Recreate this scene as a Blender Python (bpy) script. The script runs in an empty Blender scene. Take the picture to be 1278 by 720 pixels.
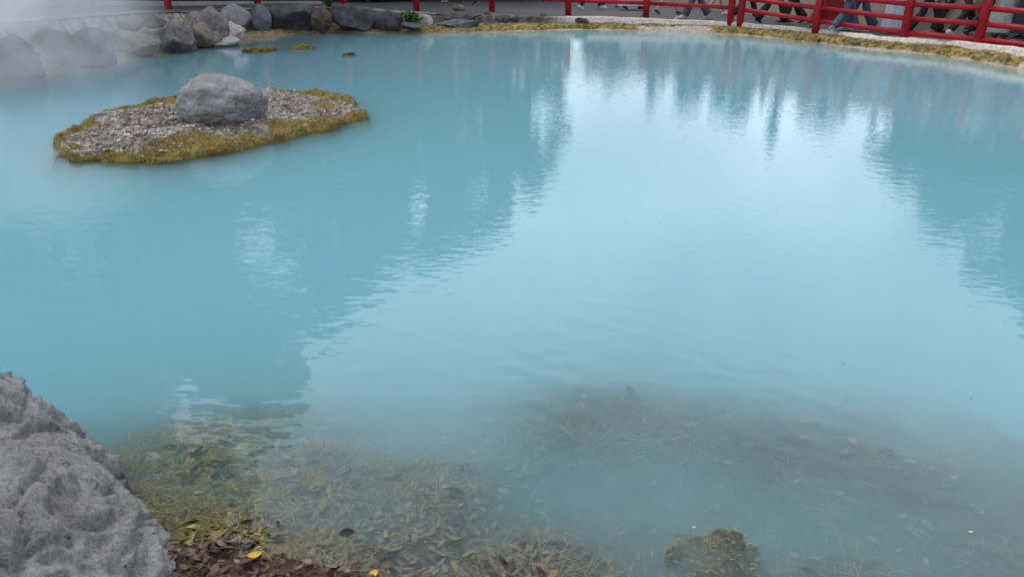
import bpy, bmesh, math, random
import numpy as np
from mathutils import Vector, Matrix, noise

random.seed(7)
rng = np.random.default_rng(7)
scene = bpy.context.scene
col = scene.collection
R = math.radians

# ------------------------------------------------------------------ camera, world, sun, exposure
F, CX, CY, CZ, PIT = 930.0, 639.0, 360.0, 1.78, R(23.5)
cam = bpy.data.cameras.new('camera')
cam.sensor_width = 36.0
cam.lens = 36.0 * F / 1278.0
cam.clip_start, cam.clip_end = 0.05, 3000
cam_o = bpy.data.objects.new('camera', cam)
col.objects.link(cam_o)
cam_o.location = (0, 0, CZ)
cam_o.rotation_euler = (R(90) - PIT, 0, 0)
scene.camera = cam_o

SUN_EL, SUN_AZ = R(58), R(-40)          # azimuth from +Y towards +X
world = bpy.data.worlds.new('World')
scene.world = world
world.use_nodes = True
wn, wl = world.node_tree.nodes, world.node_tree.links
bg = wn['Background']
sky = wn.new('ShaderNodeTexSky')
sky.sky_type = 'NISHITA'
sky.sun_disc = False
sky.sun_elevation = SUN_EL
sky.sun_rotation = SUN_AZ
sky.air_density, sky.dust_density, sky.ozone_density = 1.0, 2.0, 1.0
tc = wn.new('ShaderNodeTexCoord')
mpw = wn.new('ShaderNodeMapping'); mpw.inputs['Location'].default_value = (8, 1.3, .4)
cn = wn.new('ShaderNodeTexNoise')
cn.inputs['Scale'].default_value = 1.9
cn.inputs['Detail'].default_value = 6
cn.inputs['Roughness'].default_value = 0.55
cr = wn.new('ShaderNodeValToRGB')
cr.color_ramp.elements[0].position, cr.color_ramp.elements[0].color = 0.38, (0.22, 0.22, 0.22, 1)
cr.color_ramp.elements[1].position, cr.color_ramp.elements[1].color = 0.62, (1, 1, 1, 1)
mx = wn.new('ShaderNodeMix')
mx.data_type = 'RGBA'
mx.inputs['B'].default_value = (17.5, 19.2, 21.5, 1)     # sunlit cloud
wl.new(tc.outputs['Generated'], mpw.inputs['Vector']); wl.new(mpw.outputs['Vector'], cn.inputs['Vector'])
wl.new(cn.outputs['Fac'], cr.inputs['Fac'])
wl.new(cr.outputs['Color'], mx.inputs['Factor'])
wl.new(sky.outputs['Color'], mx.inputs['A'])
wl.new(mx.outputs['Result'], bg.inputs['Color'])
bg.inputs['Strength'].default_value = 0.07

sun = bpy.data.lights.new('sun', 'SUN')
sun.energy, sun.angle, sun.color = 1.2, R(16), (1.0, 0.96, 0.9)
sun_o = bpy.data.objects.new('sun', sun)
col.objects.link(sun_o)
sd = Vector((math.sin(SUN_AZ) * math.cos(SUN_EL), math.cos(SUN_AZ) * math.cos(SUN_EL), math.sin(SUN_EL)))
sun_o.rotation_euler = sd.to_track_quat('Z', 'Y').to_euler()

vs = scene.view_settings
vs.view_transform, vs.look, vs.exposure, vs.gamma = 'Standard', 'None', 0.4, 1.0
vs.use_curve_mapping = False
cy = scene.cycles
world.cycles.sampling_method = 'MANUAL'
world.cycles.sample_map_resolution = 256
cy.use_light_tree = False
cy.use_denoising = True
cy.max_bounces, cy.volume_bounces, cy.diffuse_bounces, cy.glossy_bounces = 8, 4, 2, 2
cy.transparent_max_bounces = 16
cy.sample_clamp_indirect = 6
cy.caustics_reflective = cy.caustics_refractive = False


# ------------------------------------------------------------------ helpers
def at(px, py, z):
    """the point at height z that the photograph shows at pixel (px, py)"""
    x, y = (px - CX) / F, -(py - CY) / F
    d = Vector((x, math.cos(PIT) + y * math.sin(PIT), -math.sin(PIT) + y * math.cos(PIT)))
    t = (z - CZ) / d.z
    return Vector((0, 0, CZ)) + d * t


def depth_of(p):
    return p[1] * math.cos(PIT) + (CZ - p[2]) * math.sin(PIT)


def tag(o, label=None, cat=None, group=None, kind=None):
    if label: o['label'] = label
    if cat: o['category'] = cat
    if group: o['group'] = group
    if kind: o['kind'] = kind
    return o


def link(name, me, mat=None, parent=None, smooth=True):
    o = bpy.data.objects.new(name, me)
    col.objects.link(o)
    if mat and not me.materials: me.materials.append(mat)
    if parent: o.parent = parent
    if smooth:
        me.polygons.foreach_set('use_smooth', np.ones(len(me.polygons), dtype=bool))
    return o


def mesh(name, verts, faces):
    me = bpy.data.meshes.new(name)
    me.from_pydata([tuple(v) for v in verts], [], faces)
    me.update()
    return me


def empty(name, loc, rz=0):
    o = bpy.data.objects.new(name, None)
    o.empty_display_size = 0.2
    col.objects.link(o)
    o.location = loc
    o.rotation_euler.z = rz
    return o


def vcol(me, name, data):
    a = me.attributes.new(name, 'FLOAT_COLOR', 'POINT')
    buf = np.ones((len(data), 4), np.float32)
    buf[:, :3] = data
    a.data.foreach_set('color', buf.ravel())


def fcol(me, name, data):
    a = me.attributes.new(name, 'FLOAT_COLOR', 'FACE')
    buf = np.ones((len(data), 4), np.float32)
    buf[:, :3] = data
    a.data.foreach_set('color', buf.ravel())


def hash2(ix, iy, s):
    h = (ix.astype(np.int64) * 374761393 + iy.astype(np.int64) * 668265263 + s * 974634211) & 0xFFFFFFFF
    h = ((h ^ (h >> 13)) * 1274126177) & 0xFFFFFFFF
    return ((h ^ (h >> 16)) & 0xFFFF) / 65535.0


def vnoise(x, y, s=0):
    ix, iy = np.floor(x), np.floor(y)
    fx, fy = x - ix, y - iy
    fx, fy = fx * fx * (3 - 2 * fx), fy * fy * (3 - 2 * fy)
    a, b = hash2(ix, iy, s), hash2(ix + 1, iy, s)
    c, d = hash2(ix, iy + 1, s), hash2(ix + 1, iy + 1, s)
    return (a * (1 - fx) + b * fx) * (1 - fy) + (c * (1 - fx) + d * fx) * fy - 0.5


def fbm(x, y, octs=4, s=0, gain=0.5):
    r, a = 0, 1.0
    for k in range(octs):
        r = r + a * vnoise(x * 2 ** k + 17.3 * k, y * 2 ** k - 9.1 * k, s + k)
        a *= gain
    return r


def sstep(a, b, x):
    t = np.clip((x - a) / (b - a), 0, 1)
    return t * t * (3 - 2 * t)


# ------------------------------------------------------------------ materials
def new_mat(name):
    m = bpy.data.materials.new(name)
    m.use_nodes = True
    nt = m.node_tree
    return m, nt, nt.nodes, nt.links, nt.nodes['Principled BSDF']


def noise_node(nt, vec, scale, detail=5, rough=0.6, dist=0.0):
    n = nt.nodes.new('ShaderNodeTexNoise')
    n.inputs['Scale'].default_value = scale
    n.inputs['Detail'].default_value = detail
    n.inputs['Roughness'].default_value = rough
    n.inputs['Distortion'].default_value = dist
    if vec is not None: nt.links.new(vec, n.inputs['Vector'])
    return n


def ramp(nt, fac, stops):
    r = nt.nodes.new('ShaderNodeValToRGB')
    e = r.color_ramp.elements
    while len(e) < len(stops): e.new(0.5)
    for k, (p, c) in enumerate(stops):
        e[k].position = p
        e[k].color = (*c, 1) if len(c) == 3 else c
    nt.links.new(fac, r.inputs['Fac'])
    return r


def mixc(nt, fac, a, b, mode='MIX'):
    m = nt.nodes.new('ShaderNodeMix')
    m.data_type = 'RGBA'
    m.blend_type = mode
    for s, v in (('Factor', fac), ('A', a), ('B', b)):
        if hasattr(v, 'is_output'): nt.links.new(v, m.inputs[s])
        elif isinstance(v, (int, float)): m.inputs[s].default_value = v
        else: m.inputs[s].default_value = (*v, 1)
    return m.outputs['Result']


def bump(nt, bsdf, height, strength, dist):
    b = nt.nodes.new('ShaderNodeBump')
    b.inputs['Strength'].default_value = strength
    b.inputs['Distance'].default_value = dist
    nt.links.new(height, b.inputs['Height'])
    nt.links.new(b.outputs['Normal'], bsdf.inputs['Normal'])
    return b


def obj_coord(nt):
    t = nt.nodes.new('ShaderNodeTexCoord')
    return t.outputs['Object']


def rock_mat(name, dark, mid, light, scale=3.0, rough=0.9, bdist=0.03, spots=None, spot_scale=2.0, spot_at=0.6):
    m, nt, N, L, B = new_mat(name)
    co = obj_coord(nt)
    n1 = noise_node(nt, co, scale, 8, 0.65, 0.3)
    n2 = noise_node(nt, co, scale * 9, 6, 0.7)
    c = ramp(nt, n1.outputs['Fac'], [(0.32, dark), (0.5, mid), (0.68, light)]).outputs['Color']
    g = ramp(nt, n2.outputs['Fac'], [(0.3, (0.62, 0.62, 0.62)), (0.7, (1.3, 1.3, 1.3))]).outputs['Color']
    c = mixc(nt, 0.8, c, g, 'MULTIPLY')
    if spots:
        n3 = noise_node(nt, co, spot_scale, 6, 0.65)
        f = ramp(nt, n3.outputs['Fac'], [(spot_at, (0, 0, 0)), (spot_at + 0.08, (1, 1, 1))]).outputs['Color']
        c = mixc(nt, f, c, spots)
    L.new(c, B.inputs['Base Color'])
    B.inputs['Roughness'].default_value = rough
    B.inputs['Specular IOR Level'].default_value = 0.25
    n4 = noise_node(nt, co, scale * 4, 10, 0.75)
    bump(nt, B, n4.outputs['Fac'], 0.9, bdist)
    return m


def plain_mat(name, c, rough=0.7, var=0.25, scale=20, metal=0.0, spec=0.4, bdist=0.0):
    m, nt, N, L, B = new_mat(name)
    co = obj_coord(nt)
    n = noise_node(nt, co, scale, 5, 0.6)
    lo, hi = [v * (1 - var) for v in c], [min(1, v * (1 + var)) for v in c]
    L.new(ramp(nt, n.outputs['Fac'], [(0.3, lo), (0.7, hi)]).outputs['Color'], B.inputs['Base Color'])
    B.inputs['Roughness'].default_value = rough
    B.inputs['Specular IOR Level'].default_value = spec
    B.inputs['Metallic'].default_value = metal
    if bdist: bump(nt, B, n.outputs['Fac'], 0.6, bdist)
    return m


def attr_mat(name, attr, rough=0.85, var=0.5, scale=30, bdist=0.01, spec=0.2, trans=0.0):
    m, nt, N, L, B = new_mat(name)
    a = N.new('ShaderNodeAttribute')
    a.attribute_name = attr
    co = obj_coord(nt)
    n = noise_node(nt, co, scale, 8, 0.7)
    g = ramp(nt, n.outputs['Fac'], [(0.3, (1 - var,) * 3), (0.7, (1 + var,) * 3)]).outputs['Color']
    L.new(mixc(nt, 1.0, a.outputs['Color'], g, 'MULTIPLY'), B.inputs['Base Color'])
    B.inputs['Roughness'].default_value = rough
    B.inputs['Specular IOR Level'].default_value = spec
    if bdist: bump(nt, B, n.outputs['Fac'], 0.8, bdist)
    return m


M = {}
M['bed'] = attr_mat('bed_mud', 'tone', 0.9, 0.55, 22, 0.02)
M['bank'] = attr_mat('bank_crust', 'tone', 0.85, 0.5, 14, 0.03)
M['leafmix'] = attr_mat('litter', 'tone', 0.7, 0.25, 60, 0.0, 0.25)
M['asphalt'] = plain_mat('asphalt', (0.075, 0.068, 0.071), 0.9, 0.25, 9, bdist=0.01)
M['earth'] = plain_mat('earth', (0.2, 0.175, 0.155), 0.95, 0.35, 6, bdist=0.02)
M['lawn'] = plain_mat('distant_ground', (0.05, 0.06, 0.035), 0.95, 0.4, 0.7)
M['kerb'] = plain_mat('kerb_concrete', (0.3, 0.28, 0.27), 0.9, 0.2, 8)
M['red'] = rock_mat('red_paint', (.26, .008, .016), (.38, .012, .022), (.45, .022, .032), 2.2, .5, .002, (.2, .1, .09), 9, .68)
M['wall'] = plain_mat('beige_render', (0.4, 0.335, 0.27), 0.9, 0.12, 4, bdist=0.004)
M['coping'] = plain_mat('coping_tile', (0.12, 0.11, 0.11), 0.7, 0.2, 5)

# ------------------------------------------------------------------ shoreline (world metres, anticlockwise seen from above is not needed)
# x, y, ground height behind the bank
CTRL = [(-8.9, 13.35, .8), (-8.36, 13.9, .8), (-7.9, 15.8, .78), (-7.45, 17.8, .75), (-6.95, 19.0, .7), (-6.5, 20.9, .64), (-5.4, 22.2, .6),
        (-3.9, 22.1, .5), (-1.8, 22.1, .42), (0, 22.8, .37), (1.95, 23.3, .34), (4.5, 22.8, .3), (6.5, 21.1, .27),
        (7.35, 19.7, .26), (8.05, 18.0, .26), (8.95, 16.8, .27), (9.35, 15.6, .29), (9.5, 13.9, .3), (9.6, 11.5, .3),
        (9.1, 8.0, .3), (7.4, 4.6, .3), (5.2, 2.2, .28), (3.0, 1.15, .22), (1.6, 1.0, .2), (0.5, 1.25, .18), (-0.15, 1.5, .15),
        (-0.5, 1.76, .12), (-0.85, 1.86, .12), (-1.15, 1.95, .12), (-1.6, 2.1, .15), (-2.6, 2.2, .2), (-4.6, 2.7, .3), (-7.0, 4.8, .4), (-8.8, 8.0, .6),
        (-9.4, 10.8, .75)]


def closed_spline(pts, per):
    out, n = [], len(pts)
    p = np.array(pts)
    for i in range(n):
        a, b, c, d = p[i - 1], p[i], p[(i + 1) % n], p[(i + 2) % n]
        for k in range(per):
            t = k / per
            out.append(0.5 * ((2 * b) + (c - a) * t + (2 * a - 5 * b + 4 * c - d) * t * t + (3 * b - 3 * c + d - a) * t ** 3))
    return np.array(out)


SH = closed_spline(CTRL, 14)
NS = len(SH)
shx, shy, shz = SH[:, 0].copy(), SH[:, 1].copy(), SH[:, 2].copy()
wob = fbm(shx * 1.3, shy * 1.3, 3, 5) * 0.22
far = sstep(5, 12, shy)
tx, ty = np.roll(shx, -1) - np.roll(shx, 1), np.roll(shy, -1) - np.roll(shy, 1)
tl = np.hypot(tx, ty)
nx, ny = -ty / tl, tx / tl            # outward (list runs clockwise from above)
if ((nx * (shx - 0) + ny * (shy - 12)).mean()) < 0: nx, ny = -nx, -ny
shx += nx * wob * far
shy += ny * wob * far


def signed_dist(x, y):
    """distance to the shoreline, positive in the water"""
    x0, y0, x1, y1 = shx, shy, np.roll(shx, -1), np.roll(shy, -1)
    best = np.full(x.shape, 1e9)
    inside = np.zeros(x.shape, bool)
    for a, b, c, d in zip(x0, y0, x1, y1):
        ex, ey = c - a, d - b
        t = np.clip(((x - a) * ex + (y - b) * ey) / (ex * ex + ey * ey), 0, 1)
        best = np.minimum(best, (x - a - t * ex) ** 2 + (y - b - t * ey) ** 2)
        hit = (b > y) != (d > y)
        with np.errstate(divide='ignore', invalid='ignore'):
            xi = a + (y - b) * (c - a) / (d - b)
        inside ^= hit & (x < xi)
    best = np.sqrt(best)
    return np.where(inside, best, -best)


# ------------------------------------------------------------------ pool bed
NEAR = [(300, 716, .004), (245, 708, .004), (420, 726, .002), (360, 720, .002), (300, 675, -.02), (200, 650, -.03), (330, 650, -.045), (400, 690, -.03), (560, 716, -.04), (450, 680, -.05), (600, 700, -.055), (740, 716, -.07), (680, 680, -.085),
        (220, 600, -.07), (300, 580, -.09), (400, 600, -.12), (500, 640, -.1), (560, 600, -.18), (350, 530, -.27), (250, 540, -.2),
        (180, 530, -.38), (650, 630, -.3), (720, 610, -.34), (620, 560, -.36), (740, 530, -.15), (690, 540, -.2), (800, 530, -.19),
        (740, 480, -.42), (740, 590, -.3), (850, 620, -.34), (800, 680, -.3), (980, 680, -.34), (900, 630, -.3), (960, 580, -.17),
        (930, 520, -.32), (1010, 600, -.22), (1120, 605, -.18), (1080, 660, -.27), (1060, 700, -.2), (1150, 710, -.25), (1260, 690, -.2),
        (1250, 600, -.26), (1210, 530, -.44), (1030, 490, -.55), (860, 470, -.65), (600, 480, -.6), (470, 520, -.48), (400, 440, -.95),
        (100, 470, -.9), (1278, 450, -.95), (640, 400, -1.1), (900, 400, -1.1), (200, 400, -1.1)]
def true_depth(c):
    return c if c > -.1 else float(np.interp(c, [-1.1, -.95, -.6, -.42, -.3, -.2, -.15, -.1], [-1.2, -.98, -.46, -.255, -.165, -.108, -.09, -.075]))


cp = np.array([[*at(a, b, min(true_depth(c), 0))[:2], true_depth(c)] for a, b, c in NEAR])


def tps_fit(c):
    n = len(c)
    d = np.hypot(c[:, None, 0] - c[None, :, 0], c[:, None, 1] - c[None, :, 1])
    K = np.where(d > 0, d * d * np.log(d + 1e-9), 0) + np.eye(n) * 0.0004
    Pm = np.c_[np.ones(n), c[:, :2]]
    A = np.block([[K, Pm], [Pm.T, np.zeros((3, 3))]])
    return np.linalg.solve(A, np.r_[c[:, 2], 0, 0, 0])


TW = tps_fit(cp)


def tps(x, y):
    r = TW[-3] + TW[-2] * x + TW[-1] * y
    for k in range(len(cp)):
        d2 = (x - cp[k, 0]) ** 2 + (y - cp[k, 1]) ** 2
        r = r + TW[k] * 0.5 * d2 * np.log(d2 + 1e-9)
    return r


def bed_z(x, y, sdist=None):
    if sdist is None: sdist = signed_dist(x, y)
    d = np.maximum(sdist, 0)
    z = -0.05 * sstep(0, .35, d) - 1.25 * (1 - np.exp(-(np.maximum(d - .3, 0) / 1.0) ** 1.3))
    # wide grey shelf at the far left
    sx, sy = (x + 5.4) / 2.6, (y - 19.6) / 2.5
    shelf = np.exp(-(sx * sx + sy * sy) ** 1.5)
    z = z * (1 - shelf) + (-.085 + .03 * fbm(x, y, 3, 3)) * shelf
    nz = tps(x, y) + 0.03 * fbm(x * 4, y * 4, 4, 11)
    w = (1 - sstep(3.5, 5.2, y)) * (1 - sstep(2.3, 4.0, np.abs(x)))
    z = z * (1 - w) + np.minimum(nz, 0.015) * w
    z = z + fbm(x * 9, y * 9, 3, 21) * 0.02 * (1 - sstep(4, 7, y))
    land = np.maximum(-sdist, 0)
    z = z + np.where(sdist < 0, land * 0.16, 0) * np.where((x > -1.6) & (x < 0) & (y > 1.6), .25, 1)
    return z


gy = 0.7 + (26.0 - 0.7) * (np.linspace(0, 1, 300) ** 2.3)
gu = np.linspace(-1, 1, 400)
gu = np.sign(gu) * np.abs(gu) ** 1.6
GX = gu[None, :] * np.minimum(4.2 + 2.2 * (gy[:, None] - .7), 12.0)
GY = np.repeat(gy[:, None], len(gu), 1)
SDG = signed_dist(GX, GY)
GZ = bed_z(GX, GY, SDG)
vid = np.arange(GX.size).reshape(GX.shape)
q = np.stack([vid[:-1, :-1], vid[:-1, 1:], vid[1:, 1:], vid[1:, :-1]], -1).reshape(-1, 4)
keep = (SDG.ravel()[q].max(1) > -0.45)
bed_me = bpy.data.meshes.new('pool_bed')
bed_me.from_pydata(np.c_[GX.ravel(), GY.ravel(), GZ.ravel()].tolist(), [], q[keep].tolist())
nearw = (1 - sstep(3.6, 5.0, GY))[..., None]
pale = np.array([.42, .38, .33]); mud = np.array([.17, .135, .10]); olive = np.array([.085, .072, .035]); deep = np.array([.17, .30, .32])
brown = np.array([.075, .045, .035]); ochre = np.array([.19, .14, .025])
shelfw = np.exp(-(((GX + 5.4) / 3.0) ** 2 + ((GY - 19.8) / 2.9) ** 2) ** 2)[..., None]
tone = deep + (pale - deep) * np.exp(-(np.maximum(SDG, 0) / 1.1))[..., None]
tone = tone + (mud - tone) * shelfw
nn = sstep(-.1, .25, fbm(GX * 2.3, GY * 2.3, 4, 31))[..., None]
nearc = olive * .55 * (1 - nn) + np.array([.06, .047, .034]) * nn
leftw = np.exp(-(((GX + 1.25) / .28) ** 2 + ((GY - 2.35) / .32) ** 2))[..., None]
nearc = nearc + (ochre - nearc) * leftw
shore = sstep(-.03, .02, GZ)[..., None]
nearc = nearc + (brown - nearc) * shore
tone = tone * (1 - nearw) + nearc * nearw
vcol(bed_me, 'tone', tone.reshape(-1, 3))
bm = bmesh.new(); bm.from_mesh(bed_me)
bmesh.ops.delete(bm, geom=[v for v in bm.verts if not v.link_faces], context='VERTS')
bm.to_mesh(bed_me); bm.free()
bed = tag(link('pool_bed', bed_me, M['bed']), kind='structure')

WAVE_SLOPE = 0.0145
# ------------------------------------------------------------------ water: a closed body of milky water
m, nt, N, L, B = new_mat('milky_water')
N.remove(B)
out = N['Material Output']
geo = N.new('ShaderNodeNewGeometry')
mp = N.new('ShaderNodeMapping')
mp.inputs['Rotation'].default_value = (0, 0, R(30))
mp.inputs['Scale'].default_value = (.5, 1.3, 1)
L.new(geo.outputs['Position'], mp.inputs['Vector'])
w1 = noise_node(nt, mp.outputs['Vector'], 15, 1, .5)
bp = N.new('ShaderNodeBump')
bp.inputs['Distance'].default_value = .0015
L.new(w1.outputs['Fac'], bp.inputs['Height'])
fr = N.new('ShaderNodeFresnel'); fr.inputs['IOR'].default_value = 1.33
gl = N.new('ShaderNodeBsdfGlossy'); gl.inputs['Roughness'].default_value = 0.02
L.new(bp.outputs['Normal'], fr.inputs['Normal']); L.new(bp.outputs['Normal'], gl.inputs['Normal'])
gl.inputs['Color'].default_value = (1, 1, 1, 1)
tr = N.new('ShaderNodeBsdfTransparent')
ms = N.new('ShaderNodeMixShader')
L.new(fr.outputs['Fac'], ms.inputs['Fac']); L.new(tr.outputs[0], ms.inputs[1]); L.new(gl.outputs[0], ms.inputs[2])
L.new(ms.outputs[0], out.inputs['Surface'])
pv = N.new('ShaderNodeVolumePrincipled')
pv.inputs['Color'].default_value = (0.575, 0.902, 0.975, 1)
pv.inputs['Density'].default_value = 2.65
pv.inputs['Anisotropy'].default_value = 0.0
pv.inputs['Absorption Color'].default_value = (0, 0, 0, 1)
L.new(pv.outputs[0], out.inputs['Volume'])
M['water'] = m
# rippled surface as real geometry: many small wave trains, finer cells near the viewer
WR, WC = 760, 700
wy = 0.7 + (25.2 - 0.7) * (np.linspace(0, 1, WR) ** 2.0)
wu = np.linspace(-1, 1, WC)
wu = np.sign(wu) * np.abs(wu) ** 1.35
WX = wu[None, :] * np.minimum(4.0 + 2.2 * (wy[:, None] - .7), 11.6)
WY = np.repeat(wy[:, None], WC, 1)
cell = np.maximum(np.gradient(wy)[:, None], np.abs(np.gradient(WX, axis=1)))
WZ = np.zeros_like(WX)
NW = 64
for k in range(NW):
    lam = 0.065 * (3.6 ** rng.random())
    th = R(60) + rng.normal(0, .6)
    kk = 2 * math.pi / lam
    a_ = WAVE_SLOPE * math.sqrt(2 / NW) / kk
    WZ += a_ * np.clip(1.4 - cell * 3.2 / lam, 0, 1) * np.sin(kk * (WX * math.cos(th) + WY * math.sin(th)) + rng.random() * 6.283
           + 1.5 * fbm(WX * .8, WY * .8, 2, 500 + k))
WZ *= .3 + 1.1 * sstep(-.22, .3, fbm(WX * .38, WY * .38, 3, 91))
sdw = signed_dist(WX[::8, ::8], WY[::8, ::8])
vid = np.arange(WX.size).reshape(WX.shape)
q = np.stack([vid[:-1, :-1], vid[:-1, 1:], vid[1:, 1:], vid[1:, :-1]], -1).reshape(-1, 4)
loop = np.r_[vid[0, :], vid[1:, -1], vid[-1, -2::-1], vid[-2:0:-1, 0]]
low = np.arange(len(loop)) + WX.size
sk = np.stack([loop, low, np.roll(low, -1), np.roll(loop, -1)], -1)
VV = np.concatenate([np.c_[WX.ravel(), WY.ravel(), WZ.ravel()], np.c_[WX.ravel()[loop], WY.ravel()[loop], np.full(len(loop), -1.6)]])
me = bpy.data.meshes.new('water')
me.from_pydata(VV.tolist(), [], q.tolist() + sk.tolist() + [tuple(low[::-1].tolist())])
water = tag(link('water', me, M['water']), kind='structure')

# ------------------------------------------------------------------ bank: algae ledge and mineral rim round the pool
# (offset outward, fixed height, share of the ground height behind) on the left, where boulders stand on a ledge, and on the right
PROF_L = [(-.5, -.16, 0), (-.3, -.07, 0), (-.12, -.025, 0), (0, .012, 0), (.06, .05, 0), (.12, .085, 0), (.2, .11, 0), (.3, .13, 0), (.42, .14, 0), (.6, .15, 0), (.85, .16, .05), (1.0, .15, .55), (1.1, .0, 1.0), (1.35, .0, 1.0)]
PROF_R = [(-.5, -.16, 0), (-.3, -.08, 0), (-.12, -.04, 0), (0, .005, 0), (.03, .05, 0), (.06, .085, 0), (.1, .115, 0), (.15, .14, 0), (.19, .16, 0), (.23, .175, 0), (.26, .2, .0), (.29, .0, .96), (.34, .02, 1.0), (.48, .0, 1.0)]
dens = 4
tt = np.arange(NS * dens) / dens
def per(a):
    i = np.floor(tt).astype(int) % NS; f = tt - np.floor(tt)
    return a[i] * (1 - f) + a[(i + 1) % NS] * f
bx, by, bz, bnx, bny = per(shx), per(shy), per(shz), per(nx), per(ny)
sel = np.where(by > 4.5)[0]
V, T = [], []
ochre_a = np.array([.30, .21, .06]); ochre_b = np.array([.12, .095, .03]); white = np.array([.58, .5, .44]); stone = np.array([.25, .22, .2]); rust = np.array([.36, .2, .1])
cols = len(PROF_L)
fo = np.linspace(0, cols - 1, 46)
pl, pr_ = [np.stack([np.interp(fo, np.arange(cols), np.array(pp)[:, k]) for k in range(3)]) for pp in (PROF_L, PROF_R)]
nC = len(fo)
# order the selection as one run
brk = np.where(np.diff(sel) > 1)[0]
if len(brk): sel = np.r_[sel[brk[0] + 1:], sel[:brk[0] + 1]]
BX, BY, BZ, BNX, BNY = bx[sel][:, None], by[sel][:, None], bz[sel][:, None], bnx[sel][:, None], bny[sel][:, None]
rimw = sstep(.9, 2.0, BX)                       # the pale rim exists on the centre and right only
rw = sstep(-1.5, 1.6, BX)
arc = np.r_[0, np.cumsum(np.hypot(np.diff(bx[sel]), np.diff(by[sel])))][:, None]
Oo, Zf, Zk = [pl[k][None, :] * (1 - rw) + pr_[k][None, :] * rw for k in range(3)]
Z = Zf + Zk * BZ
U = fo[None, :] / (cols - 1) + 0 * BX           # 0 at the foot, 1 at the back
nz1 = fbm(arc * 2.2 + 0 * Oo, Oo * 5, 4, 41)
nz2 = fbm(arc * 9 + 0 * Oo, Oo * 16, 3, 43)
nz3 = fbm(arc * 24 + 0 * Oo, Oo * 30, 2, 45)
alg = np.exp(-((fo - 6.0) / 2.6) ** 2)[None, :]
Z = Z + alg * (nz1 * .06 + nz2 * .06 + nz3 * .02) + (1 - alg) * nz1 * .03 * (fo > 3)[None, :]
Oo = Oo + alg * nz1 * .10 + .08 * fbm(arc * .9, arc * 0 + 3, 2, 47)
X, Y = BX + BNX * Oo, BY + BNY * Oo
a1 = sstep(-.3, .3, fbm(arc * 5 + 0 * Oo, Oo * 12, 4, 51, .8))[..., None]
a2 = sstep(.05, .3, fbm(arc * 17 + 0 * Oo, Oo * 26, 2, 52))[..., None]
algc = ochre_a * a1 + ochre_b * (1 - a1)
algc = algc * (1 - .55 * a2)
a3 = sstep(.1, .3, fbm(arc * 13 + 0 * Oo, Oo * 22, 2, 54))[..., None]
algc = algc + (np.array([.4, .29, .15]) - algc) * a3 * .5
patch = sstep(.16, .26, fbm(arc * .55 + 0 * Oo, Oo * 1.5, 3, 53))[..., None]      # white bare patches
algc = algc + (white * .9 - algc) * patch * .8 * (.15 + .85 * rw[..., None])
algc = algc * (.75 + .25 * rw[..., None])
rimc = np.array([.085, .07, .06]) * (1 + 1.2 * nz2[..., None]) 
rimc = rimc + (np.array([.24, .2, .175]) * (1 + 1.4 * nz2[..., None]) - rimc) * (1 - sstep(-7.2, -6.2, BX))[..., None]
rimc = rimc + (white - rimc) * rimw[..., None]
aw = (sstep(2.9, 3.6, fo) * (1 - sstep(9.2, 10.2, fo)))[None, :, None]
lowc = np.array([.4, .33, .27]) + (rust - np.array([.4, .33, .27])) * sstep(.05, .3, fbm(arc * 1.2 + 0 * Oo, Oo * 3, 3, 57))[..., None] * .6
lowc = lowc * (.55 + .45 * rw[..., None])
Tn = np.where(fo[None, :, None] < 6, lowc, rimc)
Tn = np.clip(Tn * (1 - aw) + algc * aw, .01, .9)
nA = X.shape[0]
vid = np.arange(X.size).reshape(X.shape)
q = np.stack([vid[:-1, :-1], vid[:-1, 1:], vid[1:, 1:], vid[1:, :-1]], -1).reshape(-1, 4)
me = bpy.data.meshes.new('bank')
me.from_pydata(np.c_[X.ravel(), Y.ravel(), Z.ravel()].tolist(), [], q.tolist())
vcol(me, 'tone', Tn.reshape(-1, 3))
bank = tag(link('bank', me, M['bank']), kind='structure')

# ------------------------------------------------------------------ path and ground round the pool
def ring(name, offs, mat, zfun, amp=0.0):
    V = []
    rdx, rdy = shx, shy - 12.0
    l = np.hypot(rdx, rdy)
    back = 1 - sstep(-1.5, 1.6, shx)
    for k, o in enumerate(offs):
        o2 = o + (.72 * back * sstep(4, 8, shy) if o < 3 else 0)
        if o <= .65:
            x, y = shx + nx * o2, shy + ny * o2
        else:
            x, y = shx + rdx / l * o2, shy + rdy / l * o2
        z = zfun(o)
        V.append(np.c_[x, y, z + amp * fbm(x * .7, y * .7, 3, 61)])
    n = NS
    faces = [(k * n + i, k * n + (i + 1) % n, (k + 1) * n + (i + 1) % n, (k + 1) * n + i) for k in range(len(offs) - 1) for i in range(n)]
    me = mesh(name, np.concatenate(V).tolist(), faces)
    return link(name, me, mat)


leftw = 1 - sstep(-6.5, -1.5, shx)
tag(ring('path', [.42, .6, 1.0, 1.5, 2.0, 3.2, 4.5, 7.0, 9.5], M['asphalt'], lambda o: shz - .012 + 0 * o), kind='structure')
tag(ring('ground', [8.0, 11.0, 30.0, 120.0, 900.0], M['lawn'], lambda o: shz * max(0, 1 - o / 60) + .2 * min(1, o / 60) - .03), kind='structure')

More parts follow.
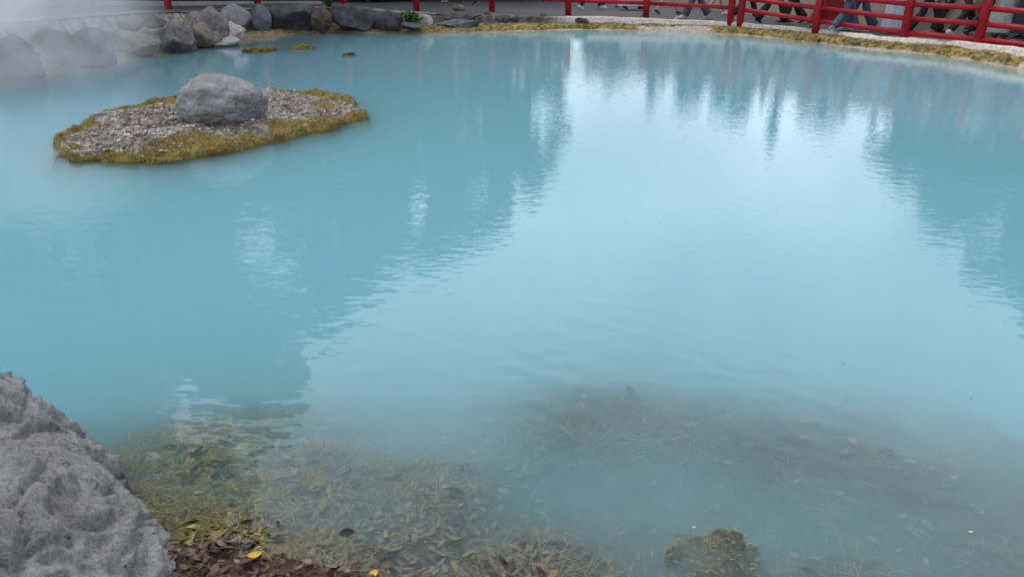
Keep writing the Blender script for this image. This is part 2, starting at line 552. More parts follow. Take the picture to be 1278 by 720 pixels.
# ------------------------------------------------------------------ stone rim behind the pool, left kerb
def box(bm, c, s, rz=0.0, bevel=0.0):
    r = bmesh.ops.create_cube(bm, size=1.0)
    bmesh.ops.scale(bm, vec=s, verts=r['verts'])
    bmesh.ops.rotate(bm, cent=(0, 0, 0), matrix=Matrix.Rotation(rz, 3, 'Z'), verts=r['verts'])
    bmesh.ops.translate(bm, vec=c, verts=r['verts'])
    if bevel:
        es = list({e for v in r['verts'] for e in v.link_edges})
        bmesh.ops.bevel(bm, geom=es, offset=bevel, segments=2, affect='EDGES')
    return r


def to_obj(name, bm, mat, parent=None, smooth=True):
    me = bpy.data.meshes.new(name)
    bm.to_mesh(me); bm.free()
    return link(name, me, mat, parent, smooth)


def tube(pts, radii, seg=10, caps=True, flat=None):
    """verts, faces of a tapered tube; flat = (sx, sy) cross-section scale per point"""
    V, Fc = [], []
    pts = [Vector(p) for p in pts]
    n = len(pts)
    up = None
    for i, p in enumerate(pts):
        d = (pts[min(i + 1, n - 1)] - pts[max(i - 1, 0)]).normalized()
        if up is None:
            a = Vector((1, 0, 0)) if abs(d.x) < .8 else Vector((0, 1, 0))
            up = (a - d * a.dot(d)).normalized()
        else:
            up = (up - d * up.dot(d)).normalized()
        sd_ = d.cross(up)
        fx, fy = (1, 1) if flat is None else flat[i]
        for k in range(seg):
            t = 2 * math.pi * k / seg
            V.append(p + (up * math.cos(t) * fx + sd_ * math.sin(t) * fy) * radii[i])
    for i in range(n - 1):
        for k in range(seg):
            Fc.append((i * seg + k, i * seg + (k + 1) % seg, (i + 1) * seg + (k + 1) % seg, (i + 1) * seg + k))
    if caps:
        Fc.append(tuple(reversed(range(seg))))
        Fc.append(tuple(range((n - 1) * seg, n * seg)))
    return V, Fc


def join(parts):
    V, Fc = [], []
    for v, f in parts:
        b = len(V)
        V += list(v)
        Fc += [tuple(i + b for i in t) for t in f]
    return V, Fc


# ------------------------------------------------------------------ boulders
M['rock_light'] = rock_mat('rock_light_grey', (.13, .125, .13), (.24, .235, .24), (.34, .33, .33), 3, .9, .05)
M['rock_dark'] = rock_mat('rock_dark_grey', (.035, .035, .04), (.075, .072, .078), (.13, .125, .125), 3.5, .85, .05)
M['rock_brown'] = rock_mat('rock_brown', (.05, .036, .03), (.12, .09, .075), (.2, .16, .135), 4, .9, .08)
M['rock_pink'] = rock_mat('rock_pink', (.11, .085, .075), (.2, .155, .14), (.28, .22, .2), 4, .9, .05, (.3, .1, .075), 3, .58)
M['rock_tan'] = rock_mat('rock_tan', (.13, .1, .075), (.25, .2, .155), (.37, .31, .26), 4, .9, .05, (.5, .45, .41), 3, .62)
M['rock_mauve'] = rock_mat('rock_mauve', (.12, .1, .095), (.22, .19, .18), (.34, .3, .285), 4, .9, .06)
M['rock_white'] = rock_mat('mineral_white', (.36, .3, .26), (.52, .46, .42), (.66, .61, .58), 5, .9, .05)
M['rock_moss'] = rock_mat('rock_mossy', (.05, .05, .042), (.1, .1, .085), (.17, .165, .145), 5, .95, .06, (.11, .1, .04), 4, .55)
M['rock_blue'] = rock_mat('rock_blue_grey', (.06, .065, .072), (.11, .115, .125), (.18, .185, .19), 5, .85, .04)
M['rock_island'] = rock_mat('rock_island', (.2, .19, .19), (.34, .325, .325), (.45, .435, .435), 4, .95, .08, (.24, .22, .2), 2.5, .62)


def boulder_mesh(w, d, h, seed, sub=4, cuts=11, sharp=.8, rough=.09, nscale=1.6):
    rr = random.Random(seed)
    bm = bmesh.new()
    bmesh.ops.create_icosphere(bm, subdivisions=sub, radius=1)
    planes = []
    for _ in range(cuts):
        v = Vector((rr.gauss(0, 1), rr.gauss(0, 1), rr.gauss(.15, .8))).normalized()
        planes.append((v, rr.uniform(.5, .84)))
    off = Vector((rr.uniform(-50, 50), rr.uniform(-50, 50), rr.uniform(-50, 50)))
    for v in bm.verts:
        p = v.co.copy()
        for nrm, dd in planes:
            e = p.dot(nrm) - dd
            if e > 0: p -= nrm * e * sharp
        s = 1 + rough * noise.fractal(p * nscale + off, .8, 2.1, 5) + rough * .5 * noise.fractal(p * 6 + off, .7, 2.1, 4)
        p *= s
        v.co = p
    xs = [v.co.x for v in bm.verts]; ys = [v.co.y for v in bm.verts]; zs = [v.co.z for v in bm.verts]
    ax, bx_, ay, by_, az, bz_ = min(xs), max(xs), min(ys), max(ys), min(zs), max(zs)
    for v in bm.verts:
        v.co.x = ((v.co.x - ax) / (bx_ - ax) - .5) * w
        v.co.y = ((v.co.y - ay) / (by_ - ay) - .5) * d
        v.co.z = (v.co.z - az) / (bz_ - az) * h
    me = bpy.data.meshes.new('boulder')
    bm.to_mesh(me); bm.free()
    return me


def boulder(name, label, x0, x1, y0, y1, zb, mat, seed, group=None, sink=.25, deep=.75, cuts=11, rough=.09, rz=0.0, cat='rock', sub=4, sharp=.8):
    p = at((x0 + x1) / 2, y1, zb)
    dc = depth_of(p)
    w = (x1 - x0) / F * dc
    h = (y1 - y0) / F * dc * 1.03
    d = w * deep if w < 1 else w * deep * .7
    d = min(d, 1.0)
    me = boulder_mesh(w, d, h * (1 + sink), seed, sub, cuts, sharp, rough)
    o = link(name, me, M[mat])
    o.location = (p.x, p.y + d * .42, zb - h * sink)
    o.rotation_euler.z = math.atan2(-p.x, p.y) * .6 + rz
    tag(o, label, cat, group)
    return o


BL = [
    ('boulder', 'mossy dark boulder deep in the steam at the left edge of the picture', -30, 46, 48, 100, .0, 'rock_moss', 1),
    ('boulder', 'dark mossy boulder in the thick steam, second from the left edge', 34, 92, 36, 84, .05, 'rock_moss', 2),
    ('boulder', 'dim grey boulder half lost in steam left of the pink-stained stone', 84, 140, 38, 80, .08, 'rock_moss', 3),
    ('boulder', 'small rounded grey boulder at the wall top where the steam ends', 131, 152, 20, 42, .3, 'rock_blue', 4),
    ('boulder', 'brownish stone with a pink-red stain at the top of the left wall', 147, 180, 23, 46, .3, 'rock_pink', 5),
    ('boulder', 'pale tan leaning slab at the foot of the wall beside the steam', 140, 192, 40, 66, .08, 'rock_tan', 6),
    ('boulder', 'dark brown rough rock wedged behind the pointed grey boulder', 172, 214, 20, 52, .22, 'rock_brown', 7),
    ('boulder', 'pointed grey boulder with pale edges above the algae ledge, left wall', 186, 232, 29, 60, .1, 'rock_mauve', 8),
    ('boulder', 'blocky tan boulder with white crust, right of the pointed grey boulder', 221, 252, 18, 50, .15, 'rock_tan', 9),
    ('boulder', 'mauve-grey upright rock between the blocky tan and angular grey boulders', 246, 278, 12, 52, .12, 'rock_mauve', 10),
    ('boulder', 'tan craggy rock low in the wall between the leaning slab and pointed boulder', 158, 200, 36, 62, .08, 'rock_tan', 31),
    ('boulder', 'narrow grey-tan rock filling the gap right of the pointed boulder', 212, 236, 34, 58, .1, 'rock_mauve', 32),
    ('boulder', 'pale streaked rock above the white slab, below the mauve upright rock', 238, 268, 30, 54, .1, 'rock_tan', 33),
    ('boulder', 'pale crusted rock under the light grey angular boulder', 262, 298, 30, 52, .08, 'rock_white', 34),
    ('mineral_slab', 'low white mineral-crusted slab at the waterline of the left wall', 230, 294, 45, 58, .03, 'rock_white', 11),
    ('boulder', 'light grey angular boulder with dark underside, tallest of the left wall', 271, 313, 7, 40, .13, 'rock_light', 12),
    ('boulder', 'small grey upright boulder below a red post, left of the wide dark one', 311, 338, 8, 39, .13, 'rock_blue', 13),
    ('boulder', 'wide dark grey boulder on the ledge, left of the rugged brown rock', 333, 392, 9, 37, .13, 'rock_dark', 14),
    ('boulder', 'rugged dark brown rock between the two wide dark boulders', 386, 414, 11, 37, .13, 'rock_brown', 15),
    ('boulder', 'large peaked dark grey boulder right of the tall green weed', 408, 469, 8, 36, .13, 'rock_dark', 16),
    ('boulder', 'broken dark boulder left of the low green weed clump', 464, 502, 15, 36, .13, 'rock_dark', 17),
    ('boulder', 'small grey stone at the foot of the low green weed clump', 499, 527, 29, 37, .12, 'rock_blue', 18),
    ('boulder', 'whitish stone just right of the low green weed clump', 522, 541, 19, 33, .14, 'rock_white', 19),
    ('boulder', 'long low dark rock behind the flat blue-grey slab', 538, 602, 17, 31, .16, 'rock_dark', 20),
    ('rock_slab', 'flat blue-grey slab lying on the algae ledge before the long dark rock', 543, 601, 26, 36, .1, 'rock_blue', 21),
]
for k, (nm, lb, x0, x1, y0, y1, zb, mt, sdv) in enumerate(BL):
    if 130 < x0 < 270 and nm == 'boulder': x0, x1, y1 = x0 - 4, x1 + 5, y1 + 1
    boulder(nm, lb, x0, x1, y0, y1, zb, mt, 100 + sdv, group='rocks of the left and far bank', cuts=18 if mt in ('rock_tan', 'rock_mauve', 'rock_light', 'rock_pink') else 12, sharp=.96,
            rough=.2 if mt in ('rock_brown', 'rock_moss') else .12)
ORD = ['first', 'second', 'third', 'fourth', 'fifth', 'sixth', 'seventh', 'eighth', 'ninth', 'tenth']
for k, (x0, x1, y0, y1) in enumerate([(600, 614, 16, 29), (612, 626, 21, 30), (625, 637, 20, 30), (636, 650, 20, 30), (650, 662, 21, 29), (661, 674, 22, 29),
                                      (672, 684, 18, 29), (683, 692, 22, 29), (691, 701, 23, 29), (701, 711, 23, 29)]):
    boulder('bank_stone', ORD[k] + ' small dark stone from the left in the tight row along the far rim', x0, x1, y0, y1, .16, 'rock_dark', 300 + k, 'small dark stones of the far rim', cuts=8, sub=3)
boulder('bank_stone', 'low dark capstone alone on the pale rim, right of the stone row', 716, 738, 23, 30, .15, 'rock_brown', 330, sub=3)
boulder('bank_stone', 'dark stone on the pale rim at the foot of a red post', 794, 812, 20, 28, .16, 'rock_dark', 331, sub=3)
boulder('bank_stone', 'tiny black stone in the white crust at the right waterline', 1020, 1025, 48, 53, .03, 'rock_dark', 332, sub=2)
boulder('pebble', 'smooth pale round stone lying on the grey path behind the rocks', 564, 580, 7, 13, .42, 'rock_tan', 333, sub=3)
boulder('marker_stub', 'tiny white stub standing on the pale rim by the black shoes', 842, 846, 20, 26, .27, 'rock_white', 334, sub=2, cat='marker', cuts=4)

# algae mats breaking the surface of the far-left shelf
M['algae'] = rock_mat('algae_ochre', (.08, .06, .015), (.2, .14, .03), (.34, .25, .08), 9, .95, .04)
for k, (lb, x0, x1, y0, y1) in enumerate([('ochre algae ridge breaking the shallow water, left of its two ochre mats', 296, 345, 60, 66), ('ochre algae mat breaking the shallow water left of the pale glints', 352, 392, 57, 63),
                                          ('small brown algae lump in the shallow water below the large peaked boulder', 424, 446, 66, 70)]):
    boulder('algae_mat', lb, x0, x1, y0, y1, -.02, 'algae', 400 + k, 'algae mats of the far shelf', cat='algae', cuts=3, rough=.45, sink=1.2, sub=5, rz=.5)

# ------------------------------------------------------------------ big foreground boulder
def near_boulder():
    # two overlapping swells, seen from one inner point
    org = Vector((-2.0, 1.9, -.7))
    lobes = [(Vector((-2.235, 2.2, -.745)), Vector((.94, .5, 1.40))), (Vector((-1.68, 1.66, -.352)), Vector((.77, .58, .93)))]
    bm = bmesh.new()
    bmesh.ops.create_icosphere(bm, subdivisions=6, radius=1)
    bmesh.ops.delete(bm, geom=[v for v in bm.verts if v.co.z < .12], context='VERTS')
    bmesh.ops.subdivide_edges(bm, edges=bm.edges[:], cuts=3, use_grid_fill=True)
    for v in bm.verts:
        u = v.co.normalized()
        hits = []
        for c0, r0 in lobes:
            o_ = Vector(((org.x - c0.x) / r0.x, (org.y - c0.y) / r0.y, (org.z - c0.z) / r0.z))
            d_ = Vector((u.x / r0.x, u.y / r0.y, u.z / r0.z))
            A_, B_, C_ = d_.dot(d_), o_.dot(d_), o_.dot(o_) - 1
            t_ = (-B_ + math.sqrt(max(0, B_ * B_ - A_ * C_))) / A_
            e_ = o_ + d_ * t_
            hits.append((t_, Vector((e_.x / r0.x, e_.y / r0.y, e_.z / r0.z)).normalized()))
        k_ = 1 / (1 + math.exp(-(hits[0][0] - hits[1][0]) * 9))
        t_ = math.log(math.exp(9 * hits[0][0]) + math.exp(9 * hits[1][0])) / 9 - .03
        nr = (hits[0][1] * k_ + hits[1][1] * (1 - k_)).normalized()
        p = u * t_
        wv = noise.noise_vector(p * 2.2) * .16
        lay = p.dot(Vector((.55, .1, .83)))
        a = noise.ridged_multi_fractal((p + wv) * 2.0 + Vector((3, 8, 1)), 1.1, 2.2, 3, 1.0, 2.0) - 1.1
        b = noise.fractal(p * 2.0 + Vector((2, 2, 7)), 1.0, 2.1, 3)
        t1 = lay * 6.5 + 1.6 * noise.fractal(p * 1.9 + Vector((9, 2, 4)), 1.0, 2.1, 3)
        t2 = lay * 18 + 2.6 * noise.fractal(p * 3.0 + Vector((1, 7, 3)), 1.0, 2.1, 3)
        s1 = t1 - math.floor(t1); s1 = min(s1 * 1.3, (1 - s1) * 4.3)
        s2 = t2 - math.floor(t2); s2 = min(s2 * 1.3, (1 - s2) * 4.3)
        k1 = max(0, .55 + noise.noise(p * 2.6 + Vector((4, 4, 9))))
        k2 = max(0, .55 + 1.3 * noise.noise(p * 4.2 + Vector((5, 1, 2))))
        cel = noise.voronoi(Vector((p.x * 4.2, p.y * 4.2, p.z * 5.5)) + wv * 5)[0]
        crack = -max(0, 1 - (cel[1] - cel[0]) * 9)
        g = noise.fractal(p * 17, .5, 2.2, 6)
        g2 = noise.noise(p * 90)
        v.co = p + nr * (.026 * a + .03 * b + .042 * k1 * (s1 - .5) + .026 * k2 * (s2 - .5) + .034 * crack + .0125 * g + .003 * g2)
    me = bpy.data.meshes.new('boulder')
    bm.to_mesh(me); bm.free()
    return me


m, nt, N, L, B = new_mat('rock_foreground')
co = obj_coord(nt)
n1 = noise_node(nt, co, 4, 8, .65, .3)
n2 = noise_node(nt, co, 38, 10, .75)
n3 = noise_node(nt, co, 130, 5, .7)
n5 = noise_node(nt, co, 60, 3, .6)
n6 = noise_node(nt, co, 7, 6, .7)
c = ramp(nt, n1.outputs['Fac'], [(.3, (.27, .255, .257)), (.5, (.39, .372, .375)), (.7, (.5, .482, .485))]).outputs['Color']
c = mixc(nt, .9, c, ramp(nt, n2.outputs['Fac'], [(.32, (.42, .42, .42)), (.5, (1, 1, 1)), (.7, (1.25, 1.25, 1.25))]).outputs['Color'], 'MULTIPLY')
c = mixc(nt, .8, c, ramp(nt, n3.outputs['Fac'], [(.35, (.5, .5, .5)), (.6, (1.15, 1.15, 1.15))]).outputs['Color'], 'MULTIPLY')
c = mixc(nt, ramp(nt, n5.outputs['Fac'], [(.3, (1, 1, 1)), (.38, (0, 0, 0))]).outputs['Color'], c, (.1, .095, .092))          # dark pits
c = mixc(nt, ramp(nt, n6.outputs['Fac'], [(.58, (0, 0, 0)), (.7, (.5, .5, .5))]).outputs['Color'], c, (.16, .14, .12))       # weather stains
L.new(c, B.inputs['Base Color'])
B.inputs['Roughness'].default_value = .95
B.inputs['Specular IOR Level'].default_value = .2
ad = N.new('ShaderNodeMath'); ad.operation = 'MULTIPLY_ADD'; ad.inputs[1].default_value = .4
L.new(n3.outputs['Fac'], ad.inputs[0]); L.new(n2.outputs['Fac'], ad.inputs[2])
bump(nt, B, ad.outputs[0], 1.0, .03)
M['rock_near'] = m
nb = link('boulder', near_boulder(), M['rock_near'])
nb.location = (-2.0, 1.9, -.7)
tag(nb, 'huge rough grey boulder filling the lower left corner of the picture', 'rock')

# ------------------------------------------------------------------ island with its stone
ISL = [(66, 183), (72, 193), (95, 199), (125, 200), (165, 201), (183, 205), (210, 203), (260, 193), (310, 183), (360, 172), (410, 161), (450, 149), (460, 139),
       (452, 129), (420, 120), (380, 114), (330, 111), (280, 112), (235, 119), (185, 131), (140, 143), (100, 157), (76, 171)]
ipt = closed_spline([tuple(at(a, b, .02)[:2]) + (0,) for a, b in ISL], 10)[:, :2]
ic = ipt.mean(0)
ang = np.arctan2(ipt[:, 1] - ic[1], ipt[:, 0] - ic[0])
ns_ = len(ipt)
rs = np.r_[1.10, np.linspace(1.045, .86, 18), np.linspace(.84, .0, 34)]
IX = ic[0] + (ipt[:, 0] - ic[0])[None, :] * rs[:, None]
IY = ic[1] + (ipt[:, 1] - ic[1])[None, :] * rs[:, None]
edge = np.repeat(1 - rs[:, None], ns_, 1)
rip = fbm(IX * 2.6, IY * 2.6, 4, 71)
IZ = -.22 + .265 * sstep(-.05, .05, edge + rip * .09) + .075 * sstep(.03, .6, edge) + rip * .07 + fbm(IX * 10, IY * 10, 3, 73) * .05
IZ[-1, :] = IZ[-1, 0]
vid = np.arange(IX.size).reshape(IX.shape)
nxt = np.roll(vid, -1, 1)
q = np.stack([vid[:-1], nxt[:-1], nxt[1:], vid[1:]], -1).reshape(-1, 4)
me = bpy.data.meshes.new('island')
me.from_pydata(np.c_[IX.ravel(), IY.ravel(), IZ.ravel()].tolist(), [], q.tolist())
frontw = sstep(.6, -1.6, IY - ic[1] + .25 * (IX - ic[0])) if False else 1 - sstep(-1.8, .3, IY - ic[1] - .45 * (IX - ic[0]))
mossw = np.maximum(1 - sstep(.05, .16, edge - .17 * frontw + fbm(IX * 1.5, IY * 1.5, 4, 75) * .55), 1 - sstep(.02, .05, edge))
tn = np.where(mossw[..., None] > .5, np.array([.17, .125, .03]) * (1 + fbm(IX * 5, IY * 5, 3, 77) * .7)[..., None], np.array([.2, .165, .145]) * (1 + fbm(IX * 7, IY * 7, 3, 79) * .9)[..., None])
vcol(me, 'tone', np.clip(tn, .01, 1).reshape(-1, 3))
island = tag(link('island', me, M['bank']), kind='structure')


def island_z(x, y):
    """height of the island's top near (x, y), by its nearest vertex"""
    k = np.argmin((IX - x) ** 2 + (IY - y) ** 2)
    return IZ.ravel()[k], edge.ravel()[k], mossw.ravel()[k]


# litter chips on the island and the moss fringe along its edge
def chip_geo(pos, L_, W_, yaw, tilt, curl):
    """a small bent leaf: 3 cross rows, 4 quads"""
    V = []
    for i, t in enumerate((-.5, -.2, .15, .5)):
        w = (0.04, .5, .46, .03)[i] * W_
        for s in (-1, 1):
            V.append((t * L_, s * w, curl * L_ * (t * t * 2 - .2) + abs(s) * .0))
    c_, s_ = math.cos(yaw), math.sin(yaw)
    ct, st = math.cos(tilt), math.sin(tilt)
    o = []
    for x, y, z in V:
        y, z = y * ct - z * st, y * st + z * ct
        o.append((pos[0] + x * c_ - y * s_, pos[1] + x * s_ + y * c_, pos[2] + z))
    return o, [(0, 1, 3, 2), (2, 3, 5, 4), (4, 5, 7, 6)]


V, Fc, Cc = [], [], []
cnt = 0
while cnt < 12000:
    t = random.randrange(ns_)
    rr_ = math.sqrt(random.random()) * .97
    x = ic[0] + (ipt[t, 0] - ic[0]) * rr_ + random.uniform(-.02, .02)
    y = ic[1] + (ipt[t, 1] - ic[1]) * rr_ + random.uniform(-.02, .02)
    i0 = int(np.argmin(np.abs(rs - rr_)))
    z, mo = IZ[i0, t], mossw[i0, t]
    if mo > .5 and random.random() > .06: 
        cnt += 1
        continue
    cnt += 1
    v, f = chip_geo((x, y, z + .008), random.uniform(.015, .07) , random.uniform(.008, .024), random.uniform(0, 6.3), random.gauss(0, .5), random.uniform(-.3, .5))
    b = len(V); V += v; Fc += [tuple(i + b for i in q_) for q_ in f]
    if fbm(np.array(x * 1.6), np.array(y * 1.6), 3, 151) > .1 + .12 * (x - ic[0]) and random.random() < .75: cc = random.choice([(.5, .45, .41), (.58, .53, .5), (.42, .36, .32)])
    else: cc = random.choice([(.46, .4, .36), (.52, .46, .42), (.36, .29, .25), (.3, .22, .17), (.2, .14, .1), (.13, .085, .065), (.3, .24, .2), (.16, .1, .08), (.1, .065, .055), (.08, .06, .055), (.22, .16, .12), (.35, .27, .23), (.28, .2, .1)])
    Cc += [cc] * 3
me = mesh('leaf_litter', V, Fc)
fcol(me, 'tone', np.array(Cc))
tag(link('leaf_litter', me, M['leafmix'], island), kind='stuff')


def strands(spots, cmix, lmin, lmax, wid, lean, up=1.0):
    """bent grass-thin tufts: spots = list of (x, y, z); colour per face"""
    V, Fc, Cc = [], [], []
    for (x, y, z) in spots:
        l = random.uniform(lmin, lmax)
        a = random.uniform(0, 6.283)
        dx, dy = math.cos(a) * lean * l, math.sin(a) * lean * l
        px_, py_ = -math.sin(a) * wid, math.cos(a) * wid
        b = len(V)
        for t, w in ((0, 1), (.5, .8), (1, .15)):
            hh = z + up * l * (t - .55 * t * t)
            V += [(x + dx * t - px_ * w, y + dy * t - py_ * w, hh), (x + dx * t + px_ * w, y + dy * t + py_ * w, hh)]
        Fc += [(b, b + 1, b + 3, b + 2), (b + 2, b + 3, b + 5, b + 4)]
        c_ = random.choice(cmix); k = random.uniform(.7, 1.25)
        Cc += [tuple(v * k for v in c_)] * 2
    return V, Fc, Cc


sp = []
while len(sp) < 16000:
    t = random.randrange(ns_); i0 = random.randrange(4, 36)
    if mossw[i0, t] > .5 and IZ[i0, t] > -.05:
        sp.append((IX[i0, t] + random.uniform(-.03, .03), IY[i0, t] + random.uniform(-.03, .03), IZ[i0, t] - .004))
MOSS = [(.17, .13, .03), (.21, .155, .03), (.12, .1, .025), (.085, .07, .02), (.25, .18, .06)]
V, Fc, Cc = strands(sp, MOSS, .012, .04, .0045, 1.0, .7)
me = mesh('moss', V, Fc); fcol(me, 'tone', np.array(Cc))
tag(link('moss', me, M['leafmix'], island), kind='stuff')

p = at(271, 158, .1)
me = boulder_mesh(1.04, .95, .68, 83, 6, 2, .45, .075, 1.9)
for v in me.vertices:
    u_, h_ = v.co.x / 1.1 + .5, v.co.z / .64
    v.co.x += -.06 * h_ ** 1.2
    v.co.z *= 1.0 - .1 * max(0, u_ - .45) * 2
o = link('boulder', me, M['rock_island'])
o.location = (p.x, p.y + .35, -.035)
o.rotation_euler.z = .2
tag(o, 'rounded light grey stone standing on the litter-strewn island', 'rock')

# ------------------------------------------------------------------ red fences
POSTS = [(26, 8, .82), (118, 7, .82), (210, 8, .78), (322, 8, .64), (430, 7, .58), (520, 12, .48), (614, 13, .42), (709, 18, .37), (806, 22, .32), (911, 29, .27)]
POSTS2 = [(923.5, 29.5, .27), (1018, 38, .26), (1128, 47, .265), (1221, 53, .29), (1310, 62, .29)]


def fence(label, posts, rails, rpost, rrail, h, swap=False):
    p3 = [at(*p) for p in posts]
    root = empty('fence', p3[len(p3) // 2])
    o0 = root.location.copy()
    ang_ = []
    for i, p in enumerate(p3):
        v, f = tube([p - o0 + Vector((0, 0, z)) for z in (-.15, h - .03, h)], [rpost, rpost, rpost * .8], 16)
        link('post', mesh('post', v, f), M['red'], root)
        if i:
            a = p3[i - 1]
            for k, rh in enumerate(rails):
                r0 = rh[i - 1] if isinstance(rh, (list, tuple)) else rh
                r1 = rh[i] if isinstance(rh, (list, tuple)) else rh
                v, f = tube([a - o0 + Vector((0, 0, r0)), p - o0 + Vector((0, 0, r1))], [rrail, rrail], 12)
                link('rail', mesh('rail', v, f), M['red'], root)
    tag(root, label, 'fence', 'red fences along the far path')
    return root


fence('long red tubular fence from the steam to the doubled post', POSTS, [.40, .72, 1.04], .095, .055, 1.12)
fence('red tubular fence on the right, from the doubled post to the picture edge', POSTS2,
      [[.36, .22, .10, .06, .03], [.65, .52, .40, .36, .33], [.94, .82, .70, .66, .63], [1.2, 1.12, 1.0, .96, .93]], .095, .055, 1.2)
# pale kerb behind the left part of the fence
kp = [at(a, b, z) for a, b, z in ((-60, 5.2, .8), (118, 4.5, .78), (210, 4.6, .74), (330, 4.5, .6), (400, 4.0, .55))]
v, f = [], []
for i, p in enumerate(kp):
    v += [p + Vector((0, 0, -.1)), p + Vector((0, 0, .05)), p + Vector((0, .18, .05)), p + Vector((0, .18, -.1))]
for i in range(len(kp) - 1):
    for j in range(4):
        a = i * 4 + j; b = i * 4 + (j + 1) % 4
        f.append((a, b, b + 4, a + 4))
tag(link('kerb', mesh('kerb', v, f), M['kerb'], smooth=False), kind='structure')

# earth verge between the rocks and the path on the left
sel_v = [i for i in range(NS) if (shy[i] > 12.5 and shx[i] < 0.6)]
brk = [k for k in range(len(sel_v) - 1) if sel_v[k + 1] - sel_v[k] > 1]
if brk: sel_v = sel_v[brk[0] + 1:] + sel_v[:brk[0] + 1]
v, f = [], []
offs = [.35, .5, .8, 1.1, 1.35]
bk = 1 - sstep(-1.5, 1.6, shx)
for i in sel_v:
    w_ = 1 - float(sstep(-4, .6, np.array(shx[i]))) * .75
    for o_ in offs:
        oo = .68 * float(bk[i]) + .35 + (o_ - .35) * w_ + .1 * float(fbm(np.array(shx[i] * 2.0), np.array(o_ * 3), 2, 95))
        v.append((shx[i] + nx[i] * oo, shy[i] + ny[i] * oo, shz[i] + .004 + .03 * float(fbm(np.array(shx[i] * 3), np.array(shy[i] * 3 + o_ * 4), 3, 97)) * (o_ < 1.3)))
for a in range(len(sel_v) - 1):
    for b in range(len(offs) - 1):
        f.append((a * 5 + b, a * 5 + b + 1, (a + 1) * 5 + b + 1, (a + 1) * 5 + b))
tag(link('verge', mesh('verge', v, f), M['earth']), kind='structure')

# ------------------------------------------------------------------ beige boundary wall behind the right path
WL = [Vector((5.6, 33.5, .26)), Vector((8.3, 23.9, .26)), Vector((9.35, 20.0, .26)), Vector((10.9, 17.6, .28)), Vector((14.5, 13.6, .28))]
root = empty('boundary_wall', WL[2])
o0 = root.location.copy()
for nm, mt, z0, z1, th in (('wall_panel', 'wall', -.2, 1.42, .18), ('coping', 'coping', 1.425, 1.53, .3)):
    v, f = [], []
    for i, p in enumerate(WL):
        d = (WL[min(i + 1, len(WL) - 1)] - WL[max(i - 1, 0)]).normalized()
        nn_ = Vector((-d.y, d.x, 0))
        if nn_.x < 0: nn_ = -nn_
        off0 = (.18 - th) / 2
        a = p - o0 + nn_ * off0; b = a + nn_ * th
        v += [a + Vector((0, 0, z0)), a + Vector((0, 0, z1)), b + Vector((0, 0, z1)), b + Vector((0, 0, z0))]
    n_ = len(WL)
    for i in range(n_ - 1):
        for j in range(4):
            a = i * 4 + j; b = i * 4 + (j + 1) % 4
            f.append((a, b, b + 4, a + 4))
    f += [(0, 1, 2, 3), tuple(reversed(range(4 * n_ - 4, 4 * n_)))]
    link(nm, mesh(nm, v, f), M[mt], root, smooth=False)
tag(root, 'low beige rendered wall behind the people on the right', 'wall')

# ------------------------------------------------------------------ leaves and weed in the near shallows
def leaf_mesh(k):
    rr = random.Random(900 + k)
    n = 6
    v, f = [], []
    curl, cup, asym = rr.uniform(-.6, 1.0), rr.uniform(.1, .7), rr.uniform(-.1, .1)
    for i in range(n + 1):
        t = i / n
        w = math.sin(math.pi * t ** (.8 + .4 * rr.random())) ** .8 * .24 + .004
        x = t - .5
        zc = curl * x * x
        v += [(x, -w, zc + cup * w), (x, asym * .3 * math.sin(t * 3.1), zc), (x, w, zc + cup * w * rr.uniform(.4, 1.4))]
    for i in range(n):
        a = i * 3
        f += [(a, a + 1, a + 4, a + 3), (a + 1, a + 2, a + 5, a + 4)]
    b = len(v)
    v += [(-.5, 0, curl * .25), (-.72, .03, curl * .3 + .02), (-.72, .05, curl * .3 + .02)]
    f.append((b, b + 1, b + 2))
    return v, f


LM = {}
def leaf_mat(nm, c, rough=.6):
    m, nt, N, L, B = new_mat(nm)
    co = obj_coord(nt)
    n = noise_node(nt, co, 9, 5, .6)
    oi = N.new('ShaderNodeObjectInfo')
    g = ramp(nt, oi.outputs['Random'], [(0, (.62, .62, .62)), (1, (1.35, 1.35, 1.35))]).outputs['Color']
    cc = ramp(nt, n.outputs['Fac'], [(.3, [v * .65 for v in c]), (.7, [min(1, v * 1.25) for v in c])]).outputs['Color']
    L.new(mixc(nt, 1.0, cc, g, 'MULTIPLY'), B.inputs['Base Color'])
    B.inputs['Roughness'].default_value = rough
    B.inputs['Specular IOR Level'].default_value = .3
    return m


LEAFC = {'tan': (.2, .15, .085), 'olive': (.15, .125, .045), 'grey': (.16, .135, .1), 'brown': (.085, .05, .034), 'red': (.075, .03, .022), 'ochre': (.33, .24, .05)}
for k_, c_ in LEAFC.items(): LM[k_] = leaf_mat('leaf_' + k_, c_)
M['leaf_yellow'] = leaf_mat('leaf_yellow', (.72, .5, .03))
M['leaf_pale'] = leaf_mat('leaf_pale', (.4, .33, .22))
M['leaf_black'] = leaf_mat('leaf_black', (.02, .012, .01))
LMESH = {}
for k_ in LEAFC:
    for j in range(4):
        v, f = leaf_mesh(j + 10 * list(LEAFC).index(k_))
        me_ = mesh('leaf', v, f)
        me_.materials.append(LM[k_])
        me_.polygons.foreach_set('use_smooth', np.ones(len(me_.polygons), dtype=bool))
        LMESH[k_, j] = me_


def bed_at(x, y):
    return float(bed_z(np.array([x]), np.array([y]))[0])


